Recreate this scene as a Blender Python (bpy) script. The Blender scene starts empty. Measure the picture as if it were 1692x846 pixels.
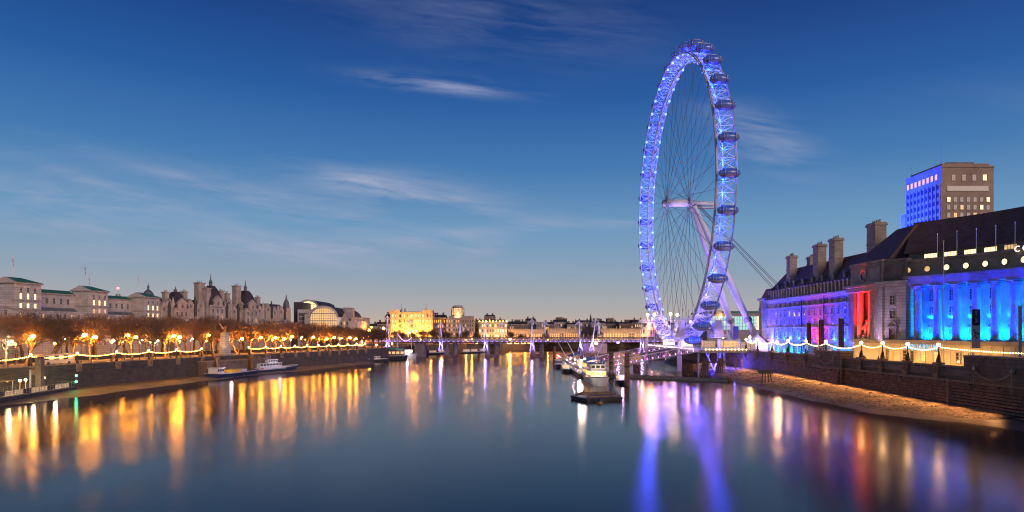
import bpy, math, random
from mathutils import Vector, Matrix
S = bpy.context.scene
COL = S.collection
PI = math.pi
R = math.radians
random.seed(7)

# ------------------------------------------------------------------ camera
EYE, HOR, FOC = 15.0, 550.0, 1100.0
cam = bpy.data.cameras.new('camera')
cam_o = bpy.data.objects.new('camera', cam)
COL.objects.link(cam_o)
cam_o.location = (0, 0, EYE)
cam_o.rotation_euler = (PI / 2, 0, 0)
cam.sensor_width = 36
cam.lens = 36 * FOC / 1692
cam.shift_y = (HOR - 423) / 1692
cam.clip_start = 0.5
cam.clip_end = 12000
S.camera = cam_o

# ------------------------------------------------------------------ sky
W = bpy.data.worlds.new('World')
S.world = W
W.use_nodes = True
wn, wl = W.node_tree.nodes, W.node_tree.links
bg = wn['Background']


def srgb(r, g, b):
    def f(c):
        c /= 255.0
        return c / 12.92 if c <= .04045 else ((c + .055) / 1.055) ** 2.4
    return (f(r), f(g), f(b), 1)


def wnode(t, **k):
    n = wn.new(t)
    for a, v in k.items():
        setattr(n, a, v)
    return n


def wmath(op, a, b=None, c=None, clamp=False):
    n = wn.new('ShaderNodeMath')
    n.operation = op
    n.use_clamp = clamp
    for i, v in enumerate((a, b, c)):
        if v is None:
            continue
        if isinstance(v, (int, float)):
            n.inputs[i].default_value = v
        else:
            wl.new(v, n.inputs[i])
    return n.outputs[0]


geo = wnode('ShaderNodeTexCoord')
sep = wnode('ShaderNodeSeparateXYZ')
wl.new(geo.outputs['Generated'], sep.inputs[0])
dx_, dy_, dz_ = sep.outputs
ramp = wnode('ShaderNodeValToRGB')
el = ramp.color_ramp.elements
stops = [(0.0, (206, 178, 156)), (.03, (178, 172, 170)), (.085, (140, 162, 182)), (.15, (107, 152, 190)),
         (.24, (64, 119, 176)), (.33, (33, 89, 158)), (.42, (17, 63, 131)), (.50, (12, 50, 106)), (1.0, (8, 30, 72))]
el[0].position = stops[0][0]; el[0].color = srgb(*stops[0][1])
el[1].position = 1.0; el[1].color = srgb(*stops[-1][1])
for p, c in stops[1:-1]:
    e = el.new(p); e.color = srgb(*c)
# the afterglow lies to the left (west): the gradient reaches a little higher there
lift = wmath('MULTIPLY', dx_, 0.05)
zz = wmath('ADD', wmath('MAXIMUM', dz_, 0.0), wmath('MULTIPLY', lift, wmath('MAXIMUM', dz_, 0.0)))
wl.new(zz, ramp.inputs[0])
# thin drifting clouds, seen by direction (azimuth slope, elevation slope)
yy = wmath('MAXIMUM', dy_, 0.05)
u_ = wmath('DIVIDE', dx_, yy)
v_ = wmath('DIVIDE', dz_, yy)
comb = wnode('ShaderNodeCombineXYZ')
wl.new(wmath('MULTIPLY', wmath('ADD', u_, wmath('MULTIPLY', v_, 0.6)), 2.4), comb.inputs[0])
wl.new(wmath('MULTIPLY', wmath('SUBTRACT', v_, wmath('MULTIPLY', u_, -0.11)), 15.0), comb.inputs[1])
nz = wnode('ShaderNodeTexNoise')
nz.inputs['Scale'].default_value = 2.2
nz.inputs['Detail'].default_value = 7
nz.inputs['Roughness'].default_value = .62
nz.inputs['Distortion'].default_value = .35
wl.new(comb.outputs[0], nz.inputs['Vector'])
nzr = wnode('ShaderNodeMapRange')
nzr.inputs[1].default_value = .38; nzr.inputs[2].default_value = .70
wl.new(nz.outputs[0], nzr.inputs[0])
total = None
# centre (slope units), half sizes, tilt, strength
WISPS = [(-.112, .374, .10, .012, -.10, .85), (-.165, .213, .15, .024, -.16, 1.15), (-.105, .143, .22, .012, .13, .62),
         (-.040, .128, .045, .012, .2, .6), (-.5, .172, .26, .030, -.20, .42), (-.42, .130, .10, .012, .0, .5),
         (.375, .290, .075, .034, -.35, .8), (.165, .166, .045, .010, 0, .9), (-.30, .128, .09, .010, 0, .7), (-.62, .128, .07, .009, 0, .5), (-.02, .47, .20, .05, -.10, .24),
         (-.70, .20, .16, .022, -.22, .40), (-.66, .155, .14, .012, -.05, .32), (-.26, .105, .12, .010, 0, .4), (-.02, .092, .2, .010, 0, .3),
         (-.31, .190, .26, .024, -.24, .42), (-.62, .225, .12, .012, -.3, .45), (-.74, .17, .16, .014, -.12, .42), (-.45, .215, .14, .012, -.30, .42), (-.36, .075, .16, .008, .02, .3), (-.6, .11, .08, .01, .0, .4), (.9, .33, .22, .03, -.1, .10)]
for cx, cy, sx, sy, t, a in WISPS:
    du = wmath('SUBTRACT', u_, cx)
    dv = wmath('SUBTRACT', v_, cy)
    dv2 = wmath('SUBTRACT', dv, wmath('MULTIPLY', du, t))
    q = wmath('ADD', wmath('POWER', wmath('DIVIDE', du, sx), 2.0), wmath('POWER', wmath('DIVIDE', dv2, sy), 2.0))
    g = wmath('MULTIPLY', wmath('EXPONENT', wmath('MULTIPLY', q, -1.0)), a)
    total = g if total is None else wmath('ADD', total, g)
amt = wmath('MULTIPLY', total, nzr.outputs[0])
amt = wmath('MULTIPLY', amt, wmath('GREATER_THAN', dy_, 0.05), clamp=True)
cmix = wnode('ShaderNodeMix', data_type='RGBA')
wl.new(amt, cmix.inputs[0])
wl.new(ramp.outputs[0], cmix.inputs[6])
cmix.inputs[7].default_value = srgb(164, 172, 198)
# a faint physical sky is added so that the light keeps its dusk direction
nis = wnode('ShaderNodeTexSky', sky_type='NISHITA', sun_disc=False)
nis.sun_elevation = R(-1.5); nis.sun_rotation = R(215)
add = wnode('ShaderNodeMix', data_type='RGBA', blend_type='ADD')
add.inputs[0].default_value = 0.04
wl.new(cmix.outputs[2], add.inputs[6]); wl.new(nis.outputs[0], add.inputs[7])
wl.new(add.outputs[2], bg.inputs[0])
bg.inputs[1].default_value = 1.0

# added low fill from behind right, for the city glow on left bank fronts
sl = bpy.data.lights.new('bank_fill_light', 'SUN')
sl.energy = 2.1
sl.angle = R(30)
sl.color = (1, .70, .56)
sl_o = bpy.data.objects.new('bank_fill_light', sl)
COL.objects.link(sl_o)
sl_o.rotation_euler = Vector((.52, -.76, .30)).to_track_quat('Z', 'Y').to_euler()

S.view_settings.view_transform = 'Standard'
S.view_settings.look = 'None'
S.view_settings.exposure = 0
S.view_settings.gamma = 1
S.view_settings.use_curve_mapping = False
S.render.engine = 'CYCLES'
cy = S.cycles
cy.use_denoising = True
cy.max_bounces = 6
cy.diffuse_bounces = 2
cy.glossy_bounces = 4
cy.transmission_bounces = 4
cy.transparent_max_bounces = 6
cy.sample_clamp_indirect = 6
cy.sample_clamp_direct = 0
cy.caustics_reflective = False
cy.caustics_refractive = False
cy.use_light_tree = True
cy.filter_width = 1.15
cy.denoising_prefilter = 'ACCURATE'
cy.blur_glossy = 0.3


# ------------------------------------------------------------------ materials
def mat(name, col, rough=.7, var=.25, scale=1.0, bump=0.0, bscale=None, metal=0.0, spec=.5, kind=None, col2=None, bw=1.0, bh=.4, coords='Object'):
    m = bpy.data.materials.new(name)
    m.use_nodes = True
    n, l = m.node_tree.nodes, m.node_tree.links
    p = n['Principled BSDF']
    p.inputs['Roughness'].default_value = rough
    p.inputs['Metallic'].default_value = metal
    p.inputs['Specular IOR Level'].default_value = spec
    tc = n.new('ShaderNodeTexCoord')
    src = tc.outputs[coords]
    nt = n.new('ShaderNodeTexNoise')
    nt.inputs['Scale'].default_value = scale
    nt.inputs['Detail'].default_value = 6
    nt.inputs['Roughness'].default_value = .65
    l.new(src, nt.inputs['Vector'])
    mx = n.new('ShaderNodeMix'); mx.data_type = 'RGBA'
    mr = n.new('ShaderNodeMapRange'); mr.inputs[1].default_value = .3; mr.inputs[2].default_value = .7
    l.new(nt.outputs[0], mr.inputs[0]); l.new(mr.outputs[0], mx.inputs[0])
    c1 = [min(1, c * (1 + var)) for c in col]; c0 = [c * (1 - var) for c in (col2 or col)]
    mx.inputs[6].default_value = (*c0, 1); mx.inputs[7].default_value = (*c1, 1)
    out = mx.outputs[2]
    hsrc = nt.outputs[0]
    if kind == 'brick':
        # blocks laid in courses: object x+y along the wall, z up
        sp = n.new('ShaderNodeSeparateXYZ'); l.new(src, sp.inputs[0])
        ad = n.new('ShaderNodeMath'); l.new(sp.outputs[0], ad.inputs[0]); l.new(sp.outputs[1], ad.inputs[1])
        cb = n.new('ShaderNodeCombineXYZ'); l.new(ad.outputs[0], cb.inputs[0]); l.new(sp.outputs[2], cb.inputs[1])
        bt = n.new('ShaderNodeTexBrick')
        bt.inputs['Scale'].default_value = 1
        bt.inputs['Brick Width'].default_value = bw; bt.inputs['Row Height'].default_value = bh
        bt.inputs['Mortar Size'].default_value = .04 * bh + .01
        bt.inputs['Color1'].default_value = (1, 1, 1, 1); bt.inputs['Color2'].default_value = (.78, .78, .78, 1)
        bt.inputs['Mortar'].default_value = (.38, .38, .38, 1)
        l.new(cb.outputs[0], bt.inputs['Vector'])
        mm = n.new('ShaderNodeMix'); mm.data_type = 'RGBA'; mm.blend_type = 'MULTIPLY'; mm.inputs[0].default_value = 1
        l.new(out, mm.inputs[6]); l.new(bt.outputs[0], mm.inputs[7])
        out = mm.outputs[2]
    l.new(out, p.inputs['Base Color'])
    if bump:
        nb = n.new('ShaderNodeTexNoise'); nb.inputs['Scale'].default_value = bscale or scale * 4; nb.inputs['Detail'].default_value = 5
        l.new(src, nb.inputs['Vector'])
        b = n.new('ShaderNodeBump'); b.inputs['Strength'].default_value = 1.0; b.inputs['Distance'].default_value = bump
        l.new(nb.outputs[0], b.inputs['Height']); l.new(b.outputs[0], p.inputs['Normal'])
    return m


def glow(name, col, s, var=0.0):
    m = bpy.data.materials.new(name)
    m.use_nodes = True
    n, l = m.node_tree.nodes, m.node_tree.links
    p = n['Principled BSDF']
    p.inputs['Base Color'].default_value = (*[c * .5 for c in col], 1)
    p.inputs['Emission Color'].default_value = (*col, 1)
    p.inputs['Emission Strength'].default_value = s
    if var:
        tc = n.new('ShaderNodeTexCoord'); nt = n.new('ShaderNodeTexNoise'); nt.inputs['Scale'].default_value = 2.0
        l.new(tc.outputs['Object'], nt.inputs['Vector'])
        mr = n.new('ShaderNodeMapRange'); mr.inputs[1].default_value = .3; mr.inputs[2].default_value = .7
        mr.inputs[3].default_value = s * (1 - var); mr.inputs[4].default_value = s * (1 + var)
        l.new(nt.outputs[0], mr.inputs[0]); l.new(mr.outputs[0], p.inputs['Emission Strength'])
    return m


def glass(name, col, rough=.08):
    m = bpy.data.materials.new(name)
    m.use_nodes = True
    n, l = m.node_tree.nodes, m.node_tree.links
    p = n['Principled BSDF']
    tc = n.new('ShaderNodeTexCoord'); nt = n.new('ShaderNodeTexNoise'); nt.inputs['Scale'].default_value = .7
    l.new(tc.outputs['Object'], nt.inputs['Vector'])
    mx = n.new('ShaderNodeMix'); mx.data_type = 'RGBA'
    mx.inputs[6].default_value = (*[c * .5 for c in col], 1); mx.inputs[7].default_value = (*[c * 1.5 for c in col], 1)
    l.new(nt.outputs[0], mx.inputs[0]); l.new(mx.outputs[2], p.inputs['Base Color'])
    p.inputs['Roughness'].default_value = rough
    return m


M = dict(
    stone=mat('portland_stone', (.31, .26, .215), .85, .3, .25, .02, 3, kind='brick', bw=1.6, bh=.55),
    stone_plain=mat('dressed_stone', (.34, .29, .245), .85, .3, .4, .02, 3),
    stone_pale=mat('pale_stone', (.50, .45, .42), .85, .22, .12, kind='brick', bw=2.4, bh=.8),
    stone_far=mat('weathered_stone', (.36, .31, .28), .9, .35, .1),
    stone_dark=mat('sooty_stone', (.17, .145, .13), .9, .4, .3, .03, 3),
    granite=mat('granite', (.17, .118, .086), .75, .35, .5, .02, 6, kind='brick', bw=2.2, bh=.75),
    granite_plain=mat('granite_coping', (.22, .155, .112), .75, .35, .8, .02, 6),
    render=mat('painted_render', (.55, .46, .33), .85, .2, .3, .01, 3),
    brick=mat('brown_brick', (.25, .14, .09), .9, .3, .5, kind='brick', bw=.5, bh=.2),
    slate=mat('slate_roof', (.050, .042, .048), .6, .35, .8, .02, 4, kind='brick', bw=.6, bh=.35),
    tile=mat('brown_tile_roof', (.14, .078, .072), .8, .35, .5, .03, 4, kind='brick', bw=.5, bh=.38),
    lead=mat('lead_roof', (.11, .12, .13), .5, .25, .5),
    copper=mat('green_copper', (.028, .16, .10), .6, .3, .3),
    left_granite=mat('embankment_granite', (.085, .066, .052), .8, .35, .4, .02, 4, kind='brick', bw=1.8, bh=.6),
    tower_stone=mat('tower_stone', (.30, .22, .165), .9, .25, .1),
    pod_frame=mat('capsule_frame', (.24, .25, .30), .4, .2, 1, metal=.5),
    timber=mat('tarred_timber', (.19, .108, .075), .8, .45, 1.2, .03, 5, col2=(.04, .026, .02)),
    wood=mat('weathered_wood', (.16, .115, .08), .8, .35, 1.5, .02, 6),
    deck=mat('deck_boards', (.15, .12, .10), .8, .3, 2),
    iron=mat('black_iron', (.02, .02, .022), .45, .3, 2, metal=.3),
    steel=mat('white_steel', (.62, .63, .68), .4, .06, .6),
    steel_grey=mat('grey_steel', (.28, .28, .30), .45, .2, 1, metal=.4),
    cable=mat('steel_cable', (.16, .16, .18), .45, .2, 1, metal=.6),
    white=mat('white_paint', (.58, .58, .60), .4, .08, 1.0),
    navy=mat('navy_paint', (.02, .035, .09), .4, .2, 1),
    hull_dark=mat('dark_hull_paint', (.022, .024, .032), .5, .3, 1),
    red=mat('red_paint', (.55, .05, .03), .45, .15, 1),
    yellow=mat('yellow_paint', (.75, .42, .03), .5, .15, 1),
    blue_canvas=mat('blue_canvas', (.10, .18, .33), .7, .2, 1),
    teal=mat('teal_canvas', (.03, .26, .24), .6, .2, 1),
    banner=mat('banner_cloth', (.05, .014, .03), .8, .25, 1),
    banner_blue=mat('blue_banner_cloth', (.03, .035, .28), .8, .2, 1),
    banner_pale=mat('pale_banner_cloth', (.55, .42, .40), .8, .25, .9),
    bark=mat('plane_bark', (.12, .085, .06), .9, .4, 2.0),
    twig=mat('bare_twigs', (.15, .092, .068), .95, .35, .6),
    paving=mat('paving', (.22, .19, .165), .85, .25, .6, kind='brick', bw=.9, bh=.6),
    asphalt=mat('asphalt', (.06, .058, .056), .85, .3, 1.5),
    land=mat('city_ground', (.07, .062, .055), .9, .3, .02),
    bed=mat('river_bed', (.08, .06, .045), .9, .3, .05),
    mud=mat('wet_mud', (.17, .115, .075), .5, .35, .22, .12, .9),
    concrete=mat('concrete', (.26, .24, .22), .85, .25, .7, .01, 5),
    bronze=mat('bronze', (.30, .17, .05), .35, .25, 1, metal=.8),
    gold=mat('gilded_bronze', (.75, .45, .10), .3, .15, 1, metal=.9),
    chain=mat('chain_metal', (.28, .24, .17), .5, .3, 1, metal=.5),
    pane=glass('dark_window_glass', (.035, .04, .055)),
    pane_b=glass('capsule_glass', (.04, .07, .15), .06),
)
M.update(
    lit=glow('lit_window', (1, .74, .34), 2.2, .45),
    lit_dim=glow('dim_lit_window', (1, .62, .26), .75, .5),
    lit_soft=glow('shaded_lit_window', (1, .70, .42), .35, .5),
    lit_teal=glow('teal_lit_glass', (.42, .88, .78), .75, .4),
    lit_amber=glow('amber_lit_window', (1, .50, .10), 1.3, .4),
    bulb=glow('warm_bulb', (1, .56, .18), 30),
    bulb_far=glow('warm_far_bulb', (1, .42, .06), 75),
    globe=glow('lamp_globe', (1, .60, .22), 48),
    globe_far=glow('far_lamp_globe', (1, .66, .30), 14),
    sodium=glow('sodium_lamp', (1, .38, .03), 150),
    white_l=glow('white_lamp', (1, .92, .78), 45),
    flood=glow('floodlight_lens', (1, .70, .38), 60),
    rim_l=glow('blue_rim_lamp', (.22, .36, 1), 2.6),
    blue_l=glow('blue_lamp', (.10, .22, 1), 16),
    violet_l=glow('violet_lamp', (.34, .20, 1), 4),
    pink_l=glow('pink_lamp', (1, .40, .82), 8),
    mag_l=glow('magenta_lamp', (.9, .12, .75), 14),
    red_l=glow('red_lamp', (1, .03, .03), 32),
    green_l=glow('green_lamp', (.04, 1, .28), 30),
    cyan_l=glow('cyan_neon', (.12, .55, 1), 1.3),
    letters=glow('white_letters', (1, .86, .68), 2.0),
)


def water_mat():
    # dark river: a deep diffuse body under a softly rippled mirror, mixed by Fresnel
    m = bpy.data.materials.new('river_water')
    m.use_nodes = True
    n, l = m.node_tree.nodes, m.node_tree.links
    n.remove(n['Principled BSDF'])
    out = n['Material Output']
    di = n.new('ShaderNodeBsdfDiffuse'); di.inputs[0].default_value = (.020, .025, .033, 1)
    gl = n.new('ShaderNodeBsdfAnisotropic'); gl.distribution = 'BECKMANN'
    gl.inputs['Color'].default_value = (1, .90, .84, 1)
    fr = n.new('ShaderNodeFresnel'); fr.inputs[0].default_value = 1.40
    mx = n.new('ShaderNodeMixShader')
    tc = n.new('ShaderNodeTexCoord')
    mp = n.new('ShaderNodeMapping'); mp.inputs['Scale'].default_value = (1, .28, 1)
    l.new(tc.outputs['Object'], mp.inputs[0])
    n1 = n.new('ShaderNodeTexNoise'); n1.inputs['Scale'].default_value = .06; n1.inputs['Detail'].default_value = 2
    n1.inputs['Distortion'].default_value = .3
    l.new(mp.outputs[0], n1.inputs['Vector'])
    mr = n.new('ShaderNodeMapRange'); mr.inputs[1].default_value = .3; mr.inputs[2].default_value = .7
    mr.inputs[3].default_value = .14; mr.inputs[4].default_value = .24
    l.new(n1.outputs[0], mr.inputs[0]); l.new(mr.outputs[0], gl.inputs['Roughness'])
    mp2 = n.new('ShaderNodeMapping'); mp2.inputs['Scale'].default_value = (.35, 1, 1)
    l.new(tc.outputs['Object'], mp2.inputs[0])
    n2 = n.new('ShaderNodeTexNoise'); n2.inputs['Scale'].default_value = .8; n2.inputs['Detail'].default_value = 4
    l.new(mp2.outputs[0], n2.inputs['Vector'])
    b = n.new('ShaderNodeBump'); b.inputs['Distance'].default_value = .004; b.inputs['Strength'].default_value = 1
    l.new(n2.outputs[0], b.inputs['Height']); l.new(b.outputs[0], gl.inputs['Normal'])
    l.new(fr.outputs[0], mx.inputs[0]); l.new(di.outputs[0], mx.inputs[1]); l.new(gl.outputs[0], mx.inputs[2])
    l.new(mx.outputs[0], out.inputs['Surface'])
    return m


def gravel_mat():
    m = bpy.data.materials.new('shingle')
    m.use_nodes = True
    n, l = m.node_tree.nodes, m.node_tree.links
    p = n['Principled BSDF']
    p.inputs['Roughness'].default_value = .8
    tc = n.new('ShaderNodeTexCoord')
    vo = n.new('ShaderNodeTexVoronoi'); vo.inputs['Scale'].default_value = 3.2
    l.new(tc.outputs['Object'], vo.inputs['Vector'])
    cr = n.new('ShaderNodeValToRGB')
    cr.color_ramp.elements[0].color = (.10, .065, .04, 1); cr.color_ramp.elements[1].color = (.52, .37, .23, 1)
    sp = n.new('ShaderNodeSeparateColor'); l.new(vo.outputs['Color'], sp.inputs[0]); l.new(sp.outputs[0], cr.inputs[0])
    # stones, weed patches, and a dark wet band just above the water
    nb = n.new('ShaderNodeTexNoise'); nb.inputs['Scale'].default_value = .22; nb.inputs['Detail'].default_value = 6; l.new(tc.outputs['Object'], nb.inputs['Vector'])
    sz = n.new('ShaderNodeSeparateXYZ'); l.new(tc.outputs['Object'], sz.inputs[0])
    ad = n.new('ShaderNodeMath'); ad.operation = 'MULTIPLY_ADD'; ad.inputs[1].default_value = -1.1; l.new(nb.outputs[0], ad.inputs[0]); l.new(sz.outputs[2], ad.inputs[2])
    wr = n.new('ShaderNodeMapRange'); wr.inputs[1].default_value = -.25; wr.inputs[2].default_value = .15; wr.inputs[3].default_value = .28; wr.inputs[4].default_value = 1
    l.new(ad.outputs[0], wr.inputs[0])
    pr = n.new('ShaderNodeMapRange'); pr.inputs[1].default_value = .40; pr.inputs[2].default_value = .62; pr.inputs[3].default_value = .6; pr.inputs[4].default_value = 1.1
    l.new(nb.outputs[0], pr.inputs[0])
    m1 = n.new('ShaderNodeMath'); m1.operation = 'MULTIPLY'; l.new(wr.outputs[0], m1.inputs[0]); l.new(pr.outputs[0], m1.inputs[1])
    vm = n.new('ShaderNodeVectorMath'); vm.operation = 'SCALE'; l.new(cr.outputs[0], vm.inputs[0]); l.new(m1.outputs[0], vm.inputs['Scale'])
    l.new(vm.outputs[0], p.inputs['Base Color'])
    rr = n.new('ShaderNodeMapRange'); rr.inputs[1].default_value = .28; rr.inputs[2].default_value = 1; rr.inputs[3].default_value = .35; rr.inputs[4].default_value = .85
    l.new(wr.outputs[0], rr.inputs[0]); l.new(rr.outputs[0], p.inputs['Roughness'])
    b = n.new('ShaderNodeBump'); b.inputs['Distance'].default_value = .28; b.invert = True
    l.new(vo.outputs['Distance'], b.inputs['Height']); l.new(b.outputs[0], p.inputs['Normal'])
    return m


M['water'] = water_mat()
M['gravel'] = gravel_mat()
_p = M['pane_b'].node_tree.nodes['Principled BSDF']      # blue cabin light is put into the glass as a glow
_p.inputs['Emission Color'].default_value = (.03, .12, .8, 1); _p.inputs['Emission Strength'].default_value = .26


# ------------------------------------------------------------------ mesh building
class MB:
    def __init__(s):
        s.v, s.f = [], []

    def add(s, vs, fs):
        o = len(s.v)
        s.v += [tuple(v) for v in vs]
        s.f += [tuple(i + o for i in f) for f in fs]
        return s

    def box(s, x0, x1, y0, y1, z0, z1):
        return s.add([(x0, y0, z0), (x1, y0, z0), (x1, y1, z0), (x0, y1, z0), (x0, y0, z1), (x1, y0, z1), (x1, y1, z1), (x0, y1, z1)],
                     [(0, 3, 2, 1), (4, 5, 6, 7), (0, 1, 5, 4), (1, 2, 6, 5), (2, 3, 7, 6), (3, 0, 4, 7)])

    def tube(s, p, q, r1, r2=None, n=6, cap=True):
        p, q = Vector(p), Vector(q)
        r2 = r1 if r2 is None else r2
        d = (q - p)
        if d.length < 1e-6:
            return s
        d.normalize()
        a = d.orthogonal().normalized(); b = d.cross(a)
        vs = []
        for c, r in ((p, r1), (q, r2)):
            for i in range(n):
                t = 2 * PI * i / n
                vs.append(c + a * (r * math.cos(t)) + b * (r * math.sin(t)))
        fs = [(i, (i + 1) % n, n + (i + 1) % n, n + i) for i in range(n)]
        if cap:
            fs += [tuple(range(n))[::-1], tuple(range(n, 2 * n))]
        return s.add(vs, fs)

    def beam(s, p, q, w, h):
        # square-section bar
        p, q = Vector(p), Vector(q)
        d = (q - p).normalized()
        a = Vector((-d.y, d.x, 0))
        a = a.normalized() if a.length > 1e-4 else Vector((1, 0, 0))
        b = d.cross(a)
        a, b = a * w / 2, b * h / 2
        vs = [c + i * a + j * b for c in (p, q) for i, j in ((-1, -1), (1, -1), (1, 1), (-1, 1))]
        return s.add(vs, [(0, 1, 2, 3), (7, 6, 5, 4), (0, 4, 5, 1), (1, 5, 6, 2), (2, 6, 7, 3), (3, 7, 4, 0)])

    def path(s, pts, r, n=6):
        for a, b in zip(pts, pts[1:]):
            s.tube(a, b, r, r, n)
        return s

    def lathe(s, prof, c=(0, 0, 0), n=12, sx=1, sy=1):
        vs = []
        for r, z in prof:
            for i in range(n):
                t = 2 * PI * i / n
                vs.append((c[0] + r * math.cos(t) * sx, c[1] + r * math.sin(t) * sy, c[2] + z))
        fs = []
        for k in range(len(prof) - 1):
            for i in range(n):
                j = (i + 1) % n
                fs.append((k * n + i, k * n + j, (k + 1) * n + j, (k + 1) * n + i))
        fs += [tuple(range(n))[::-1], tuple(range((len(prof) - 1) * n, len(prof) * n))]
        return s.add(vs, fs)

    def ball(s, c, r, n=8, m=5, sx=1, sy=1, sz=1):
        prof = [(max(.001, r * math.sin(PI * k / m)), -r * sz * math.cos(PI * k / m)) for k in range(m + 1)]
        return s.lathe(prof, c, n, sx, sy)

    def prism(s, poly, z0, z1):
        n = len(poly)
        vs = [(x, y, z0) for x, y in poly] + [(x, y, z1) for x, y in poly]
        return s.add(vs, [tuple(range(n))[::-1], tuple(range(n, 2 * n))] + [(i, (i + 1) % n, n + (i + 1) % n, n + i) for i in range(n)])

    def hip(s, x0, x1, y0, y1, z0, z1, ix0, ix1, iy0, iy1):
        # roof: base rectangle, top rectangle inset by ix / iy
        a, b, c, d = x0 + ix0, x1 - ix1, y0 + iy0, y1 - iy1
        return s.add([(x0, y0, z0), (x1, y0, z0), (x1, y1, z0), (x0, y1, z0), (a, c, z1), (b, c, z1), (b, d, z1), (a, d, z1)],
                     [(0, 3, 2, 1), (4, 5, 6, 7), (0, 1, 5, 4), (1, 2, 6, 5), (2, 3, 7, 6), (3, 0, 4, 7)])

    def gable_x(s, x0, x1, y0, y1, z0, z1):
        # ridge parallel to x
        m = (y0 + y1) / 2
        return s.add([(x0, y0, z0), (x1, y0, z0), (x1, y1, z0), (x0, y1, z0), (x0, m, z1), (x1, m, z1)],
                     [(0, 3, 2, 1), (0, 1, 5, 4), (2, 3, 4, 5), (0, 4, 3), (1, 2, 5)])

    def gable_y(s, x0, x1, y0, y1, z0, z1):
        m = (x0 + x1) / 2
        return s.add([(x0, y0, z0), (x1, y0, z0), (x1, y1, z0), (x0, y1, z0), (m, y0, z1), (m, y1, z1)],
                     [(0, 3, 2, 1), (3, 0, 4, 5), (1, 2, 5, 4), (0, 1, 4), (2, 3, 5)])

    def arc(s, c, r0, r1, a0, a1, z0, z1, n=24):
        # ring sector, possibly a sloping one when r0/r1 are pairs (bottom, top)
        b0, t0 = r0 if isinstance(r0, tuple) else (r0, r0)
        b1, t1 = r1 if isinstance(r1, tuple) else (r1, r1)
        vs = []
        for i in range(n + 1):
            t = a0 + (a1 - a0) * i / n
            x, y = math.cos(t), math.sin(t)
            vs += [(c[0] + b0 * x, c[1] + b0 * y, z0), (c[0] + b1 * x, c[1] + b1 * y, z0),
                   (c[0] + t1 * x, c[1] + t1 * y, z1), (c[0] + t0 * x, c[1] + t0 * y, z1)]
        fs = [(0, 1, 2, 3), (4 * n + 3, 4 * n + 2, 4 * n + 1, 4 * n)]
        for i in range(n):
            for k in range(4):
                a, b = 4 * i + k, 4 * i + (k + 1) % 4
                fs.append((a, a + 4, b + 4, b))
        return s.add(vs, fs)

    def mesh(s, name, m, smooth=False):
        me = bpy.data.meshes.new(name)
        me.from_pydata(s.v, [], s.f)
        me.update()
        import bmesh
        bm = bmesh.new(); bm.from_mesh(me)
        bmesh.ops.recalc_face_normals(bm, faces=bm.faces)
        bm.to_mesh(me); bm.free()
        if isinstance(m, str):
            m = M[m]
        me.materials.append(m)
        if smooth:
            for p in me.polygons:
                p.use_smooth = True
        return me

    def build(s, name, m, parent=None, smooth=False, loc=None, label=None):
        o = bpy.data.objects.new(name, s.mesh(name, m, smooth))
        COL.objects.link(o)
        if parent:
            o.parent = parent
        if loc:
            o.location = loc
        if label:
            o['label'] = label
        return o


def thing(name, label, cat, loc=(0, 0, 0), rz=0, group=None):
    o = bpy.data.objects.new(name, None)
    COL.objects.link(o)
    o.location = loc
    o.rotation_euler = (0, 0, rz)
    o['label'] = label; o['category'] = cat
    if group:
        o['group'] = group
    return o


def tag(o, label, cat, group=None, kind=None):
    o['label'] = label; o['category'] = cat
    if group:
        o['group'] = group
    if kind:
        o['kind'] = kind
    return o


def struct(o):
    o['kind'] = 'structure'
    return o


def put(name, me, parent, loc=(0, 0, 0), rot=(0, 0, 0), sc=None):
    o = bpy.data.objects.new(name, me)
    COL.objects.link(o)
    o.parent = parent
    o.location = loc
    o.rotation_euler = rot
    if sc:
        o.scale = sc
    return o


def lamp(kind, parent, loc, energy, col, size=.5, aim=None, cone=None, name='lamp_light', blend=.6, size_y=None):
    L = bpy.data.lights.new(name, kind)
    L.energy = energy
    L.color = col
    if kind == 'AREA':
        L.size = size
        if size_y:
            L.shape = 'RECTANGLE'; L.size_y = size_y
    else:
        L.shadow_soft_size = size
    if kind == 'SPOT':
        L.spot_size = cone or R(60); L.spot_blend = blend
    o = bpy.data.objects.new(name, L)
    COL.objects.link(o)
    if parent:
        o.parent = parent
    o.location = loc
    if aim is not None:
        o.rotation_euler = (Vector(aim) - Vector(loc)).to_track_quat('-Z', 'Y').to_euler()
    return o


def px(x, y, Y):
    return ((x - 846) / FOC * Y, Y, EYE - (y - HOR) / FOC * Y)


def along(x, A, d):
    # distance from A along d where the sight line at photo column x crosses
    k = (x - 846) / FOC
    return (k * A[1] - A[0]) / (d[0] - k * d[1])


ORD = ['first', 'second', 'third', 'fourth', 'fifth', 'sixth', 'seventh', 'eighth', 'ninth', 'tenth', 'eleventh', 'twelfth',
       'thirteenth', 'fourteenth', 'fifteenth', 'sixteenth', 'seventeenth', 'eighteenth', 'nineteenth', 'twentieth',
       'twenty-first', 'twenty-second', 'twenty-third', 'twenty-fourth', 'twenty-fifth', 'twenty-sixth', 'twenty-seventh',
       'twenty-eighth', 'twenty-ninth', 'thirtieth', 'thirty-first', 'thirty-second', 'thirty-third', 'thirty-fourth',
       'thirty-fifth', 'thirty-sixth', 'thirty-seventh', 'thirty-eighth', 'thirty-ninth', 'fortieth', 'forty-first', 'forty-second',
       'forty-third', 'forty-fourth', 'forty-fifth', 'forty-sixth', 'forty-seventh', 'forty-eighth', 'forty-ninth', 'fiftieth']

_WIN = {}


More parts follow.
